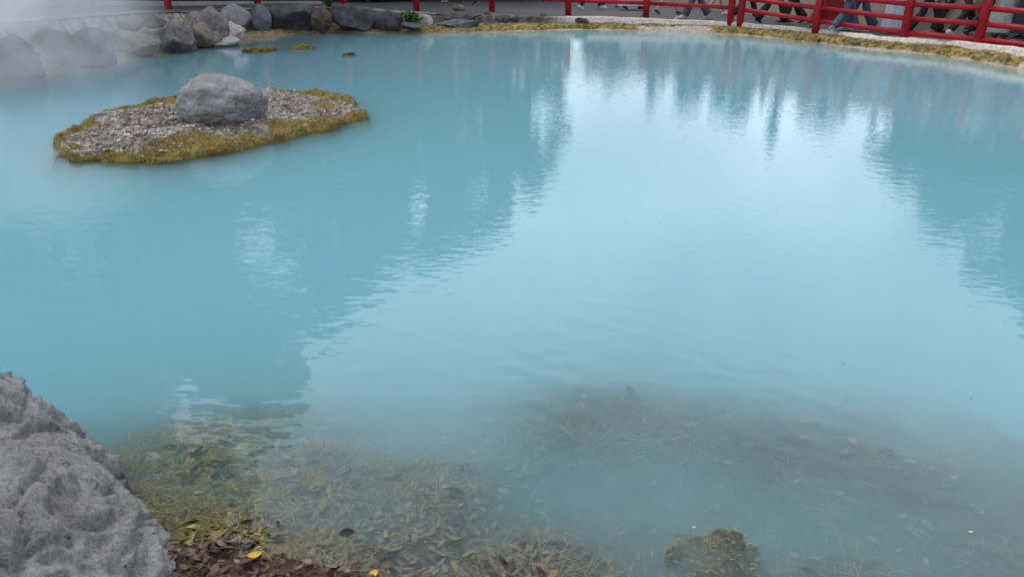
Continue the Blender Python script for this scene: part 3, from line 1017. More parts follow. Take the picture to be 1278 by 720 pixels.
cand = []
xs_ = rng.uniform(-1.55, 1.8, 30000); ys_ = rng.uniform(1.45, 3.1, 30000)
zs_ = bed_z(xs_, ys_)
okm = (zs_ < .16) & (rng.random(30000) < np.exp(np.minimum(zs_, 0) * 10.5)) & ~((xs_ > .15) & (rng.random(30000) < .85))
cand = np.c_[xs_, ys_, zs_][okm]
n_ind = 0
Vs, Fs, Cs = [], [], []
order = np.argsort(cand[:, 1])
shown = set(rng.permutation(len(cand))[:0])
ind = []
for idx in range(len(cand)):
    x, y, z = cand[idx]
    if n_ind < 300 and z > -.13 and y > 1.72 and abs(x) < .75 * y and idx % 3 == 0:
        n_ind += 1
        if z > -.005: kind_ = random.choice(['red', 'brown', 'red', 'brown', 'tan'])
        elif x < -1.0: kind_ = random.choice(['olive', 'ochre', 'tan', 'olive', 'brown'])
        else: kind_ = random.choice(['tan', 'olive', 'grey', 'grey', 'brown', 'tan'])
        o = bpy.data.objects.new('leaf', LMESH[kind_, random.randrange(4)])
        col.objects.link(o)
        o.parent = bed
        o.location = (x, y, z + random.uniform(.008, .03))
        s_ = .032 + .062 * random.random() ** 1.8
        o.scale = (s_, s_ * random.uniform(.45, 1.0), s_)
        o.rotation_euler = (random.gauss(0, .6), random.gauss(0, .4), random.uniform(0, 6.28))
    else:
        if len(Vs) > 60000: break
        l = random.uniform(.01, .055)
        v, f = chip_geo((x, y, z + random.uniform(.002, .02)), l, l * random.uniform(.12, .5), random.uniform(0, 6.3), random.gauss(0, .55), random.uniform(-.3, .5))
        b = len(Vs); Vs += v; Fs += [tuple(i + b for i in q_) for q_ in f]
        if z > -.005: c_ = random.choice([(.08, .04, .03), (.055, .026, .02), (.12, .075, .05), (.035, .02, .016), (.16, .11, .07)])
        elif x < -1.0: c_ = random.choice([(.2, .16, .04), (.28, .21, .04), (.14, .11, .05), (.1, .08, .04)])
        else: c_ = random.choice([(.19, .15, .095), (.14, .12, .06), (.17, .14, .11), (.1, .08, .05), (.24, .19, .12)])
        Cs += [c_] * 3
me = mesh('leaf_litter', Vs, Fs); fcol(me, 'tone', np.array(Cs))
tag(link('leaf_litter', me, M['leafmix'], bed), kind='stuff')

# thin weed strands and stalks over the near bed
xs_ = rng.uniform(-1.6, 2.3, 40000); ys_ = rng.uniform(1.4, 3.1, 40000)
zs_ = bed_z(xs_, ys_)
clump = fbm(xs_ * 3, ys_ * 3, 3, 131)
okm = (zs_ < 0) & (rng.random(40000) < np.exp(zs_ * 13)) & (clump > .06)
spots_ = np.c_[xs_, ys_, zs_ + .005][okm][:6000].tolist()
V, Fc, Cc = strands(spots_, [(.2, .16, .07), (.15, .125, .05), (.26, .2, .07), (.12, .1, .06), (.22, .19, .13)], .03, .13, .002, 1.1, .12)
me = mesh('water_weed', V, Fc); fcol(me, 'tone', np.array(Cc))
tag(link('water_weed', me, M['leafmix'], bed), kind='stuff')


# matted algae over the shallow left part
xs_ = rng.normal(-1.12, .32, 22000); ys_ = rng.normal(2.3, .26, 22000)
zs_ = bed_z(xs_, ys_)
okm = (zs_ < -.015) & (zs_ > -.3) & (xs_ > -1.7) & (fbm(xs_ * 6, ys_ * 6, 3, 141) > -.08)
V, Fc, Cc = strands(np.c_[xs_, ys_, zs_ + rng.uniform(.0, .025, len(zs_))][okm][:11000].tolist(), [(.17, .13, .03), (.24, .18, .03), (.12, .1, .035), (.09, .075, .03), (.15, .13, .05)], .015, .05, .0035, 1.2, .15)
me = mesh('algae', V, Fc); fcol(me, 'tone', np.array(Cc))
tag(link('algae', me, M['leafmix'], bed), kind='stuff')


def lone_leaf(label, px, py, z, matn, size, rz, tilt=0.0, seed=0):
    v, f = leaf_mesh(50 + seed)
    o = link('leaf', mesh('leaf', [(a * size, b * size, c * size) for a, b, c in v], f), M[matn])
    o.location = at(px, py, z)
    o.rotation_euler = (tilt, .1, rz)
    tag(o, label, 'leaf')
    return o


p_ = at(318, 692, 0); lone_leaf('small bright yellow leaf lying on brown litter by the boulder', 318, 692, max(.02, bed_at(p_.x, p_.y) + .025), 'leaf_yellow', .05, .5, .3, 1)
p_ = at(466, 715, 0); lone_leaf('yellow leaf at the bottom edge of the picture, left of centre', 466, 715, max(.015, bed_at(p_.x, p_.y) + .02), 'leaf_yellow', .05, 1.2, .2, 2)
lone_leaf('black curled leaf floating above the brown shore litter', 433, 664, .006, 'leaf_black', .06, .4, .4, 3)
lone_leaf('single pale leaf floating on the murky water at lower right', 1212, 663, .004, 'leaf_pale', .022, .3, 0, 4)
lone_leaf('pale leaf stuck on top of the submerged mossy stone', 866, 658, .004, 'leaf_pale', .018, .8, 0, 5)

# ------------------------------------------------------------------ submerged mossy stone and mounds
def mossy(name, label, px, py, z_top, w, d, h, seed, n, cols_, cat='mossy stone'):
    p = at(px, py, z_top)
    me = boulder_mesh(w, d, h, seed, 5, 10, .9, .3, 2.0)
    o = link(name, me, M['algae_dark'])
    o.location = (p.x, p.y + .02, z_top - h)
    tag(o, label, cat)
    vs_ = [v.co for v in me.vertices if v.co.z > h * .35]
    sp_ = []
    for _ in range(n):
        v = random.choice(vs_)
        sp_.append((v.x + random.uniform(-.012, .012), v.y + random.uniform(-.012, .012), v.z - .003))
    V, Fc, Cc = strands(sp_, cols_, .008, .024, .0024, 1.2, .22)
    m_ = mesh('moss', V, Fc); fcol(m_, 'tone', np.array(Cc))
    tag(link('moss', m_, M['leafmix'], o), kind='stuff')
    return o


M['algae_dark'] = rock_mat('algae_dark', (.04, .034, .015), (.1, .08, .03), (.17, .13, .05), 14, .95, .02)
OC = [(.24, .17, .03), (.32, .24, .04), (.15, .12, .04), (.2, .16, .06), (.1, .085, .04)]
GR = [(.15, .125, .06), (.12, .1, .05), (.19, .15, .07), (.09, .08, .05)]
mossy('mossy_stone', 'mossy ochre stone just under the water at the bottom edge', 895, 676, -.006, .38, .28, .3, 21, 3000, OC)
mossy('mossy_stone', 'small ochre tuft beside the mossy stone at the bottom edge', 843, 688, -.03, .07, .06, .12, 22, 200, OC)
mossy('mossy_mound', 'broad dim weed-covered mound under the water right of centre', 742, 528, -.085, .72, .4, .4, 23, 2600, GR, 'mound')
mossy('mossy_mound', 'dim brown weed mound under the water right of the broad one', 962, 575, -.085, .42, .42, .35, 24, 1500, GR + [(.22, .14, .1)], 'mound')
mossy('mossy_mound', 'faint low weed mound under the water at far lower right', 1120, 600, -.1, .4, .3, .3, 25, 900, GR, 'mound')
mossy('mossy_mound', 'yellow-green weed mound under the water beside the huge boulder', 262, 596, -.045, .46, .36, .3, 27, 3200, OC, 'mound')

# ------------------------------------------------------------------ weeds on the far bank
M['weed'] = attr_mat('weed_green', 'tone', .6, .2, 30, 0, .3)


def weed(label, px, py, zb, w, h, n, seed):
    p = at(px, py, zb)
    root = empty('weed', p)
    rr = random.Random(seed)
    sv, lv, lf, lc = [], [], [], []
    for k in range(max(5, n // 12)):
        a, r_ = rr.uniform(0, 6.28), rr.uniform(0, w * .5)
        top = Vector((math.cos(a) * r_, math.sin(a) * r_ * .6, h * rr.uniform(.5, 1)))
        sv.append(tube([(top.x * .2, top.y * .2, -.05), top * .55 + Vector((0, 0, h * .1)), top], [.012, .008, .003], 5))
        for j in range(12):
            t = rr.uniform(.25, 1)
            q_ = Vector((top.x * (.2 + .8 * t), top.y * (.2 + .8 * t), top.z * t))
            l = rr.uniform(.06, .14)
            v, f = chip_geo(q_, l, l * .5, rr.uniform(0, 6.28), rr.gauss(0, .6), rr.uniform(-.2, .5))
            b = len(lv); lv += v; lf += [tuple(i + b for i in z_) for z_ in f]
            g = rr.uniform(.6, 1.4)
            lc += [(.055 * g, .13 * g, .025 * g)] * 3
    v, f = join(sv)
    link('stem', mesh('stem', v, f), plain_mat('weed_stem', (.06, .1, .03)), root)
    me = mesh('foliage', lv, lf); fcol(me, 'tone', np.array(lc))
    link('foliage', me, M['weed'], root)
    tag(root, label, 'plant')


weed('tall green weed growing between the brown rock and the peaked boulder', 411, 14, .5, .5, .75, 260, 1)
weed('low green weed clump left of the whitish stone on the bank', 513, 33, .18, .75, .45, 300, 2)

# ------------------------------------------------------------------ people on the path
def fuse(parts, voxel=.014):
    v, f = join(parts)
    me = mesh('tmp', v, f)
    o = bpy.data.objects.new('tmp', me)
    col.objects.link(o)
    md = o.modifiers.new('r', 'REMESH')
    md.mode = 'VOXEL'; md.voxel_size = voxel
    sm = o.modifiers.new('s', 'SMOOTH'); sm.iterations = 3; sm.factor = .5
    dg = bpy.context.evaluated_depsgraph_get()
    r = bpy.data.meshes.new_from_object(o.evaluated_get(dg))
    bpy.data.objects.remove(o)
    bpy.data.meshes.remove(me)
    return r


def ell(p, rx, ry, rz, n=8, m_=12):
    pts = [(p[0], p[1], p[2] - rz * math.cos(math.pi * (i + .02) / (n + .04))) for i in range(n + 1)]
    rad = [max(.004, math.sin(math.pi * (i + .15) / (n + .3))) for i in range(n + 1)]
    V, Fc = [], []
    for q_, r_ in zip(pts, rad):
        for k in range(m_):
            t = 6.28318 * k / m_
            V.append((q_[0] + rx * r_ * math.cos(t), q_[1] + ry * r_ * math.sin(t), q_[2]))
    for i in range(n):
        for k in range(m_):
            Fc.append((i * m_ + k, i * m_ + (k + 1) % m_, (i + 1) * m_ + (k + 1) % m_, (i + 1) * m_ + k))
    Fc += [tuple(reversed(range(m_))), tuple(range(n * m_, (n + 1) * m_))]
    return V, Fc


def torso(rings, m_=16):
    V, Fc = [], []
    for (y, z, rx, ry) in rings:
        for k in range(m_):
            t = 6.28318 * k / m_
            V.append((rx * math.cos(t), y + ry * math.sin(t), z))
    for i in range(len(rings) - 1):
        for k in range(m_):
            Fc.append((i * m_ + k, i * m_ + (k + 1) % m_, (i + 1) * m_ + (k + 1) % m_, (i + 1) * m_ + k))
    Fc += [tuple(reversed(range(m_))), tuple(range((len(rings) - 1) * m_, len(rings) * m_))]
    return V, Fc


CL = {}
def cloth(name, c, rough=.85):
    if name not in CL: CL[name] = plain_mat('cloth_' + name, c, rough, .25, 14, bdist=.02)
    return CL[name]


SKIN = plain_mat('skin', (.45, .27, .19), .55, .08, 30)
EYE = plain_mat('eye_dark', (.02, .015, .012), .3, .1, 30)


def person(label, loc, heading, legs, low, lowmat, shoemat, topmat, hair=(.02, .016, .014), H=1.66, arms=((.15, .2), (-.15, .25)), hem=.1, flare=.3, bare=False):
    """faces local +Y; legs = ((hip, knee) left, (hip, knee) right) in degrees; low = trousers | skirt | shorts"""
    s = H / 1.66
    T_, S_ = .41 * s, .41 * s
    hipz = 0
    chains = []
    for sx, (hp, kn) in zip((-1, 1), legs):
        h0 = Vector((sx * .09 * s, 0, 0))
        k0 = h0 + Vector((sx * .005, math.sin(R(hp)) * T_, -math.cos(R(hp)) * T_))
        a0 = k0 + Vector((0, math.sin(R(hp - kn)) * S_, -math.cos(R(hp - kn)) * S_))
        chains.append([h0, k0, a0, hp - kn])
    low_a = min(c[2].z - max(0, -c[3]) / 90 * .12 * s for c in chains)
    dz = .075 * s - low_a
    for c in chains:
        for i in range(3): c[i] = c[i] + Vector((0, 0, dz))
    pz = dz
    body, shoes, lowp = [], [], []
    for c in chains:
        h0, k0, a0, sh = c
        body.append(tube([h0 + Vector((0, 0, .04 * s)), (h0 + k0) / 2, k0, (k0 * .65 + a0 * .35), a0], [.085 * s, .075 * s, .052 * s, .054 * s, .034 * s], 12))
        pitch = R(min(0, sh) * .75)
        fd = Vector((0, math.cos(pitch), math.sin(pitch)))
        upv = Vector((0, -math.sin(pitch), math.cos(pitch)))
        heel, toe = a0 - upv * .04 * s - fd * .05 * s, a0 - upv * .048 * s + fd * .18 * s
        body.append(tube([heel, a0 - upv * .035 * s + fd * .05 * s, toe], [.03 * s, .034 * s, .02 * s], 10))
        shoe = fuse([tube([heel - fd * .02 * s, heel, a0 - upv * .03 * s + fd * .04 * s, toe - fd * .05 * s, toe + fd * .02 * s], [.02 * s, .042 * s, .05 * s, .043 * s, .018 * s], 12),
                     tube([a0 + upv * .02 * s, a0 - upv * .03 * s], [.043 * s, .045 * s], 12)], .011)
        sole = fuse([tube([heel - fd * .022 * s - upv * .03 * s, heel + fd * .05 * s - upv * .03 * s, toe - fd * .04 * s - upv * .02 * s, toe + fd * .025 * s - upv * .014 * s],
                          [.03 * s, .042 * s, .046 * s, .025 * s], 12, True, [(1, .35)] * 4 if abs(pitch) < 9 else None)], .011)
        shoes.append((shoe, sole))
    tz = pz + .08 * s
    rings = [(0, pz - .1 * s, .1 * s, .08 * s), (0, pz - .02 * s, .165 * s, .115 * s), (0, pz + .1 * s, .15 * s, .1 * s), (0, pz + .22 * s, .125 * s, .088 * s), (.005, pz + .38 * s, .155 * s, .105 * s),
             (0, pz + .48 * s, .16 * s, .09 * s), (-.005, pz + .53 * s, .09 * s, .065 * s), (0, pz + .56 * s, .052 * s, .052 * s), (.015, pz + .64 * s, .05 * s, .05 * s)]
    body.append(torso(rings))
    hz = pz + .74 * s
    body.append(ell((0, .025 * s, hz), .074 * s, .093 * s, .115 * s, 10, 16))
    body.append(ell((0, .12 * s, hz - .012 * s), .012 * s, .016 * s, .02 * s, 5, 8))
    for sx in (-1, 1): body.append(ell((sx * .076 * s, .015 * s, hz - .005), .01 * s, .018 * s, .028 * s, 5, 8))
    sleeves = []
    for sx, (sh, el) in zip((-1, 1), arms):
        s0 = Vector((sx * .165 * s, 0, pz + .47 * s))
        e0 = s0 + Vector((sx * .05 * s, math.sin(sh) * .27 * s, -math.cos(sh) * .27 * s))
        w0 = e0 + Vector((sx * .005, math.sin(sh + el) * .24 * s, -math.cos(sh + el) * .24 * s))
        body.append(tube([s0, e0, w0], [.046 * s, .038 * s, .026 * s], 10))
        d = (w0 - e0).normalized()
        side = Vector((0, 1, 0)) - d * d.y
        side.normalize()
        pm = w0 + d * .085 * s
        body.append(tube([w0, w0 + d * .04 * s, pm], [.024 * s, .034 * s, .033 * s], 10, True, [(1, 1), (.55, 1), (.5, 1)]))
        for j in range(4):
            b0 = pm - d * .015 + side * (.027 - .018 * j) * s
            ln = (.062, .07, .066, .05)[j] * s
            body.append(tube([b0, b0 + d * ln * .55 - Vector((sx * .008, 0, 0)), b0 + d * ln - Vector((sx * .02, 0, 0))], [.0095 * s, .0088 * s, .007 * s], 6))
        b0 = w0 + d * .03 * s + side * .028 * s
        body.append(tube([b0, b0 + (d * .6 + side * .6) * .035 * s, b0 + (d * .9 + side * .5) * .06 * s], [.011 * s, .0105 * s, .008 * s], 6))
        sleeves.append(tube([s0 + Vector((-sx * .03, 0, .01)), s0 * .45 + e0 * .55, e0 * .9 + w0 * .1], [.062 * s, .058 * s, .052 * s], 10))
    root = empty('person', loc, heading)
    link('body', fuse(body, .0125), SKIN, root)
    top_r = [(0, pz - .06 * s, .178 * s, .128 * s), (0, pz + .1 * s, .165 * s, .116 * s), (0, pz + .22 * s, .146 * s, .106 * s), (.005, pz + .38 * s, .17 * s, .12 * s), (0, pz + .49 * s, .165 * s, .1 * s), (-.005, pz + .545 * s, .075 * s, .065 * s)]
    link('shirt', fuse([torso(top_r)] + sleeves, .015), topmat, root)
    for sh, so in shoes:
        so_ = link('shoe', sh, shoemat, root)
        link('sole', so, cloth('sole', (.5, .48, .46)), so_)
    if low in ('trousers', 'shorts'):
        parts = [torso([(0, pz - .13 * s, .09 * s, .085 * s), (0, pz - .06 * s, .172 * s, .122 * s), (0, pz + .04 * s, .168 * s, .12 * s), (0, pz + .13 * s, .15 * s, .106 * s)])]
        for h0, k0, a0, sh in chains:
            if low == 'trousers':
                e = k0.lerp(a0, 1 - hem)
                parts.append(tube([h0 + Vector((0, 0, .03)), h0.lerp(k0, .5), k0, k0.lerp(e, .5), e], [.098 * s, .09 * s, (.066 + .03 * flare) * s, (.064 + .05 * flare) * s, (.05 + .08 * flare) * s], 14))
            else:
                e = h0.lerp(k0, .8)
                parts.append(tube([h0 + Vector((0, 0, .03)), h0.lerp(k0, .4), e], [.1 * s, .097 * s, .092 * s], 14))
        link('trousers' if low == 'trousers' else 'shorts', fuse(parts, .014), lowmat, root)
    else:
        V, Fc = [], []
        m_, rows = 40, 10
        my = (chains[0][2].y + chains[1][2].y) / 2
        sp_ = max(.12, abs(chains[0][2].y - chains[1][2].y) * .5 + .08)
        zt, zb_ = pz + .14 * s, hem
        for i in range(rows + 1):
            t = i / rows
            for k in range(m_):
                a = 6.28318 * k / m_
                fold = 1 + .07 * t * math.sin(a * 9 + 1.3 * math.sin(a * 2))
                rx = (.15 + (.1 + .35 * flare) * t ** .8) * s * fold if t > .12 else .155 * s
                ry = (.11 + (sp_ - .05 + .25 * flare) * t ** .8) * s * fold if t > .12 else .115 * s
                V.append((rx * math.cos(a), my * t + ry * math.sin(a), zt + (zb_ - zt) * t))
        for i in range(rows):
            for k in range(m_):
                Fc.append((i * m_ + k, i * m_ + (k + 1) % m_, (i + 1) * m_ + (k + 1) % m_, (i + 1) * m_ + k))
        link('skirt', mesh('skirt', V, Fc), lowmat, root)
    hv = ell((0, .005 * s, hz + .02 * s), .086 * s, .1 * s, .115 * s, 10, 16)
    hv = ([(x, y - max(0, (hz + .03 * s - z)) * .55 - (.03 * s if y > .06 * s and z < hz + .05 * s else 0), z) for x, y, z in hv[0]], hv[1])
    link('hair', fuse([hv], .015), cloth('hair', hair, .5), root)
    for sx in (-1, 1):
        link('eye', mesh('eye', *ell((sx * .028 * s, .107 * s, hz + .012 * s), .01 * s, .008 * s, .008 * s, 5, 8)), EYE, root)
    tag(root, label, 'person', 'people on the far path')
    return root


BLK = cloth('black', (.014, .014, .016)); NAVY = cloth('navy', (.015, .018, .035)); JEAN = cloth('denim', (.07, .1, .15)); SLATE = cloth('slate', (.06, .075, .095))
WHT = cloth('white', (.6, .58, .57)); LAV = cloth('lavender', (.42, .42, .5)); GRY = cloth('grey', (.3, .3, .31)); REDP = cloth('red', (.27, .02, .02)); STRI = cloth('pale_stripe', (.38, .38, .4))
SHW = cloth('shoe_white', (.5, .49, .49), .6); SHB = cloth('shoe_black', (.012, .012, .013), .5); SHG = cloth('shoe_grey', (.2, .18, .17), .7)
CRM = cloth('cream', (.55, .5, .42)); BLU = cloth('blue', (.12, .2, .32))
STEP = ((24, 4), (-14, 22)); STEP2 = ((-16, 20), (22, 3)); STAND = ((3, 3), (-2, 4)); WIDE = ((27, 2), (-22, 14)); WIDE2 = ((-24, 12), (27, 2))


def foot(px, py, z): return at(px, py, z)


E_, W_ = R(-90), R(90)          # heading east (to the right) / west
PEOPLE = [
    ('person in black trousers and dark shoes, left one of the far pair behind the rocks', (566, 3, .42), W_ + .2, STEP, 'trousers', BLK, SHG, GRY),
    ('person in black trousers beside the other one, nearer the red post', (583, 6, .4), W_, STEP2, 'trousers', BLK, SHB, NAVY),
    ('person with one dark shoe showing below the rail, alone between two red posts', (671, 4, .36), W_, STEP, 'trousers', NAVY, SHB, WHT),
    ('walking person in slim black trousers and pale sneakers left of the centre post', (738, 12, .34), E_, WIDE, 'trousers', BLK, SHW, CRM),
    ('person in pale striped skirt and dark sandals just left of a red post', (790, 13, .32), E_ + .3, STEP, 'skirt', STRI, SHB, WHT),
    ('bare-legged person in black shoes just right of the post with the dark stone', (834, 18.5, .3), E_ + .2, STEP2, 'shorts', NAVY, SHB, GRY),
    ('striding person in wide slate jeans and white shoes left of the doubled post', (869, 24, .28), W_, WIDE, 'trousers', SLATE, SHW, BLU),
    ('person in black shorts and white shoes walking close behind the doubled post', (893, 20, .28), E_, STEP, 'shorts', BLK, SHW, BLK),
    ('person in slim black leggings and white sneakers right of the doubled post', (931, 25.5, .27), E_, STEP2, 'trousers', BLK, SHW, GRY),
    ('person in wide black trousers taking a long stride before the beige wall', (965, 30, .265), E_, WIDE2, 'trousers', BLK, SHB, NAVY),
    ('person in long dark red skirt just right of a red post', (1034, 37, .26), W_, STEP, 'skirt', REDP, SHB, CRM),
    ('person in blue jeans and grey sandals beside the red skirt', (1056, 40.5, .26), E_, STEP, 'trousers', JEAN, SHG, WHT),
    ('person in long pale lavender skirt left of the leaning red post', (1113, 42, .262), W_, STAND, 'skirt', LAV, SHW, LAV),
    ('person in black trousers with legs apart before the beige wall at right', (1157, 43, .265), E_, STEP2, 'trousers', BLK, SHB, BLK),
    ('person in black trousers and white shoe left of the last red post', (1203, 46, .275), E_, STEP, 'trousers', BLK, SHW, NAVY),
    ('person in long grey skirt right of the last red post', (1247, 49, .28), E_ + .5, STAND, 'skirt', GRY, SHG, LAV),
    ('person in dark trousers walking far back between two central red posts', (762, 10, .33), W_, STEP, 'trousers', NAVY, SHB, BLK),
    ('person in black trousers following the striding one in wide black trousers', (990, 30, .265), W_, STEP, 'trousers', BLK, SHB, GRY),
    ('person in grey-blue trousers right behind the one in blue jeans', (1072, 39, .26), W_, STEP2, 'trousers', SLATE, SHW, NAVY),
    ('person in black trousers close behind the one with legs apart', (1180, 43, .265), W_, STEP, 'trousers', BLK, SHG, CRM),
    ('person in black trousers between the last red post and the grey skirt', (1230, 48, .28), E_, STEP2, 'trousers', BLK, SHB, WHT),
    ('person in long navy skirt at the right edge of the picture', (1276, 51, .285), W_, STAND, 'skirt', NAVY, SHB, NAVY),
]
for lb, (px, py, z), hd, lg, lw, lm, sm_, tm in PEOPLE:
    fl = {'long': .1}.get('x', .1)
    kw = {}
    if lw == 'skirt': kw = dict(hem=.14, flare=.25)
    elif lm in (SLATE,): kw = dict(hem=.04, flare=.9)
    elif 'wide black' in lb: kw = dict(hem=.03, flare=1.0)
    elif 'legs apart' in lb: kw = dict(hem=.05, flare=.6)
    else: kw = dict(hem=.08, flare=.42)
    p = foot(px, py, z)
    pn = person(lb, (p.x, p.y + .1, z), hd, lg, lw, lm, sm_, tm, **kw)

# shopping bag held at the right edge
def bag(label, px, py, z, w, h, mat):
    p = at(px, py, z)
    root = empty('shopping_bag', p)
    V = []
    for zz, k in ((0, .92), (h * .5, 1.0), (h, .94)):
        for x, y in ((-w / 2, -.05), (w / 2, -.05), (w / 2, .05), (-w / 2, .05)): V.append((x * k, y * (1.2 if zz == 0 else .8 if zz == h else 1), zz))
    Fc = [(0, 3, 2, 1)] + [(i * 4 + j, i * 4 + (j + 1) % 4, i * 4 + 4 + (j + 1) % 4, i * 4 + 4 + j) for i in range(2) for j in range(4)]
    link('bag_body', mesh('bag_body', V, Fc), mat, root, smooth=False)
    for y in (-.04, .04):
        v, f = tube([(-w * .25, y, h * .97), (-w * .18, y * .6, h + .12), (0, y * .4, h + .17), (w * .18, y * .6, h + .12), (w * .25, y, h * .97)], [.008] * 5, 6)
        link('handle', mesh('handle', v, f), mat, root)
    tag(root, label, 'bag')


bag('white printed shopping bag held low beside the grey skirt', 1246, 43.5, .36, .26, .32, WHT)

# ------------------------------------------------------------------ trees beyond the path (mirrored in the pool)
M['bark'] = rock_mat('bark', (.03, .025, .02), (.07, .055, .045), (.12, .1, .08), 6, .95, .05)


def leaf_cloud(rr, blobs, n, size, cmix):
    V, Fc, Cc = [], [], []
    wts = [b[1] ** 2 for b in blobs]
    for (cx_, r_) in rr.choices(blobs, wts, k=n):
        d = Vector((rr.gauss(0, 1), rr.gauss(0, 1), rr.gauss(0, 1))).normalized()
        p = Vector(cx_) + d * r_ * rr.uniform(.12, 1.05) ** .6
        l = size * rr.uniform(.6, 1.4)
        v, f = chip_geo(p, l, l * .6, rr.uniform(0, 6.28), rr.gauss(0, .9), rr.uniform(-.2, .4))
        b = len(V); V += v; Fc += [tuple(i + b for i in t) for t in f]
        g = rr.uniform(.6, 1.35)
        c_ = rr.choice(cmix)
        Cc += [tuple(x * g for x in c_)] * 3
    return V, Fc, Cc


def tree_parts(seed, h, r, kind, n, size):
    rr = random.Random(seed)
    lim = [tube([(0, 0, -.3), (.05 * h * rr.uniform(-.5, .5), .03 * h * rr.uniform(-1, 1), h * .3), (.03 * h * rr.uniform(-1, 1), 0, h * .62), (0, 0, h * .93)], [h * .028, h * .02, h * .012, h * .003], 9)]
    blobs = []
    nb_ = 34 if kind == 'broad' else 26
    for k in range(nb_):
        if kind == 'broad':
            t = rr.uniform(.08, .96)
            pr = math.sin(math.pi * min(1, (t * .82 + .16))) ** .6
            a = rr.uniform(0, 6.283)
            q_ = (math.cos(a) * r * pr * rr.uniform(.3, .85), math.sin(a) * r * pr * rr.uniform(.3, .85), h * t)
            blobs.append((q_, r * rr.uniform(.2, .36)))
        else:
            t = rr.uniform(.08, .97)
            a = rr.uniform(0, 6.283)
            w = r * (1 - t) ** .8
            q_ = (math.cos(a) * w * rr.uniform(.2, .8), math.sin(a) * w * rr.uniform(.2, .8), h * t)
            blobs.append((q_, max(.15, w * .5)))
        zb_ = max(h * .12, q_[2] - h * .16)
        lim.append(tube([(0, 0, zb_), (q_[0] * .5, q_[1] * .5, zb_ + (q_[2] - zb_) * .7), q_], [h * .009, h * .006, h * .002], 5))
    cm = [(.045, .075, .025), (.06, .095, .03), (.035, .06, .02), (.075, .1, .035)] if kind == 'broad' else [(.03, .055, .03), (.04, .07, .035), (.025, .045, .025)]
    return join(lim), leaf_cloud(rr, blobs, n, size, cm)


TREES = [
    ('tall broad tree mirrored over the left half, beyond the steam', -30, 27, 19.5, 5.4, 'broad', 1, 18750, 0.42),
    ('spreading tree mirrored at left between the tallest and the far left one', -37, 31, 16, 5.2, 'broad', 16, 13000, .4),
    ('broad tree behind the steam at far left, mirrored beside the tallest', -44, 27, 14, 5.0, 'broad', 2, 12000, .4),
    ('broad tree mirrored dark in the water right of the island', -13.5, 33, 12.4, 4.6, 'broad', 3, 16250, 0.39),
    ('rounded tree farther back, mirrored just left of the island reflection', -26, 38, 17.5, 5.5, 'broad', 17, 12000, .46),
    ('broad tree mirrored between the tallest tree and the island', -22, 30, 15.5, 4.9, 'broad', 14, 18000, .5),
    ('leafy tree mirrored in the middle of the dark left half', -9, 36, 12.4, 3.8, 'broad', 15, 16000, .48),
    ('broad tree mirrored dark left of the picture centre', -5, 35, 10.9, 3.6, 'broad', 4, 13750, 0.38),
    ('slender tree mirrored beside the bright sky gap at centre', 1.3, 36, 8.6, 1.9, 'broad', 5, 9000, .34),
    ('small round tree mirrored just right of the bright sky gap', 7.4, 42, 3.9, 1.6, 'broad', 6, 5000, .36),
    ('small conifer mirrored right of the bright sky gap', 10.4, 42, 5.0, 1.4, 'cone', 7, 4500, .32),
    ('low broad tree mirrored behind the striding people', 13.2, 42, 4.9, 1.8, 'broad', 8, 6000, .36),
    ('low bushy tree mirrored behind the doubled red post', 16.2, 41, 5.5, 1.8, 'broad', 9, 6000, .36),
    ('pointed conifer mirrored as a dark spike over the beige wall', 19.2, 40, 6.6, 1.5, 'cone', 10, 5000, .32),
    ('low broad tree mirrored right of the dark spike', 22.4, 40, 5.4, 1.9, 'broad', 11, 6000, .36),
    ('small tree mirrored where the right dark mass begins', 28.3, 30, 5.5, 1.8, 'broad', 20, 5500, .36),
    ('tree mirrored second from the inner end of the right mass', 31.4, 30, 6.8, 2.1, 'broad', 21, 8500, .44),
    ('tree mirrored third from the inner end of the right mass', 35, 30, 8.2, 2.6, 'broad', 12, 10500, .48),
    ('taller tree mirrored at the right edge of the pool', 39.5, 30, 9.6, 3.2, 'broad', 22, 12000, .5),
    ('broad tree farther right, mirrored beyond the picture edge', 47, 28, 11, 4.4, 'broad', 13, 12000, .5),
    ('tree mirrored just left of the slender tree at centre', -1.8, 40, 11.6, 2.9, 'broad', 23, 9000, .4),
]
for lb, az, d, h, r_, kd, sdv, n, sz in TREES:
    (bv, bf), (lv, lf, lc) = tree_parts(700 + sdv, h, r_, kd, n, sz)
    root = empty('broad_tree' if kd == 'broad' else 'conifer', (d * math.sin(R(az)), d * math.cos(R(az)), .2))
    link('trunk', mesh('trunk', bv, bf), M['bark'], root)
    me = mesh('crown', lv, lf); fcol(me, 'tone', np.array(lc))
    link('crown', me, M['weed'], root, smooth=False)
    tag(root, lb, 'tree', 'trees beyond the path')

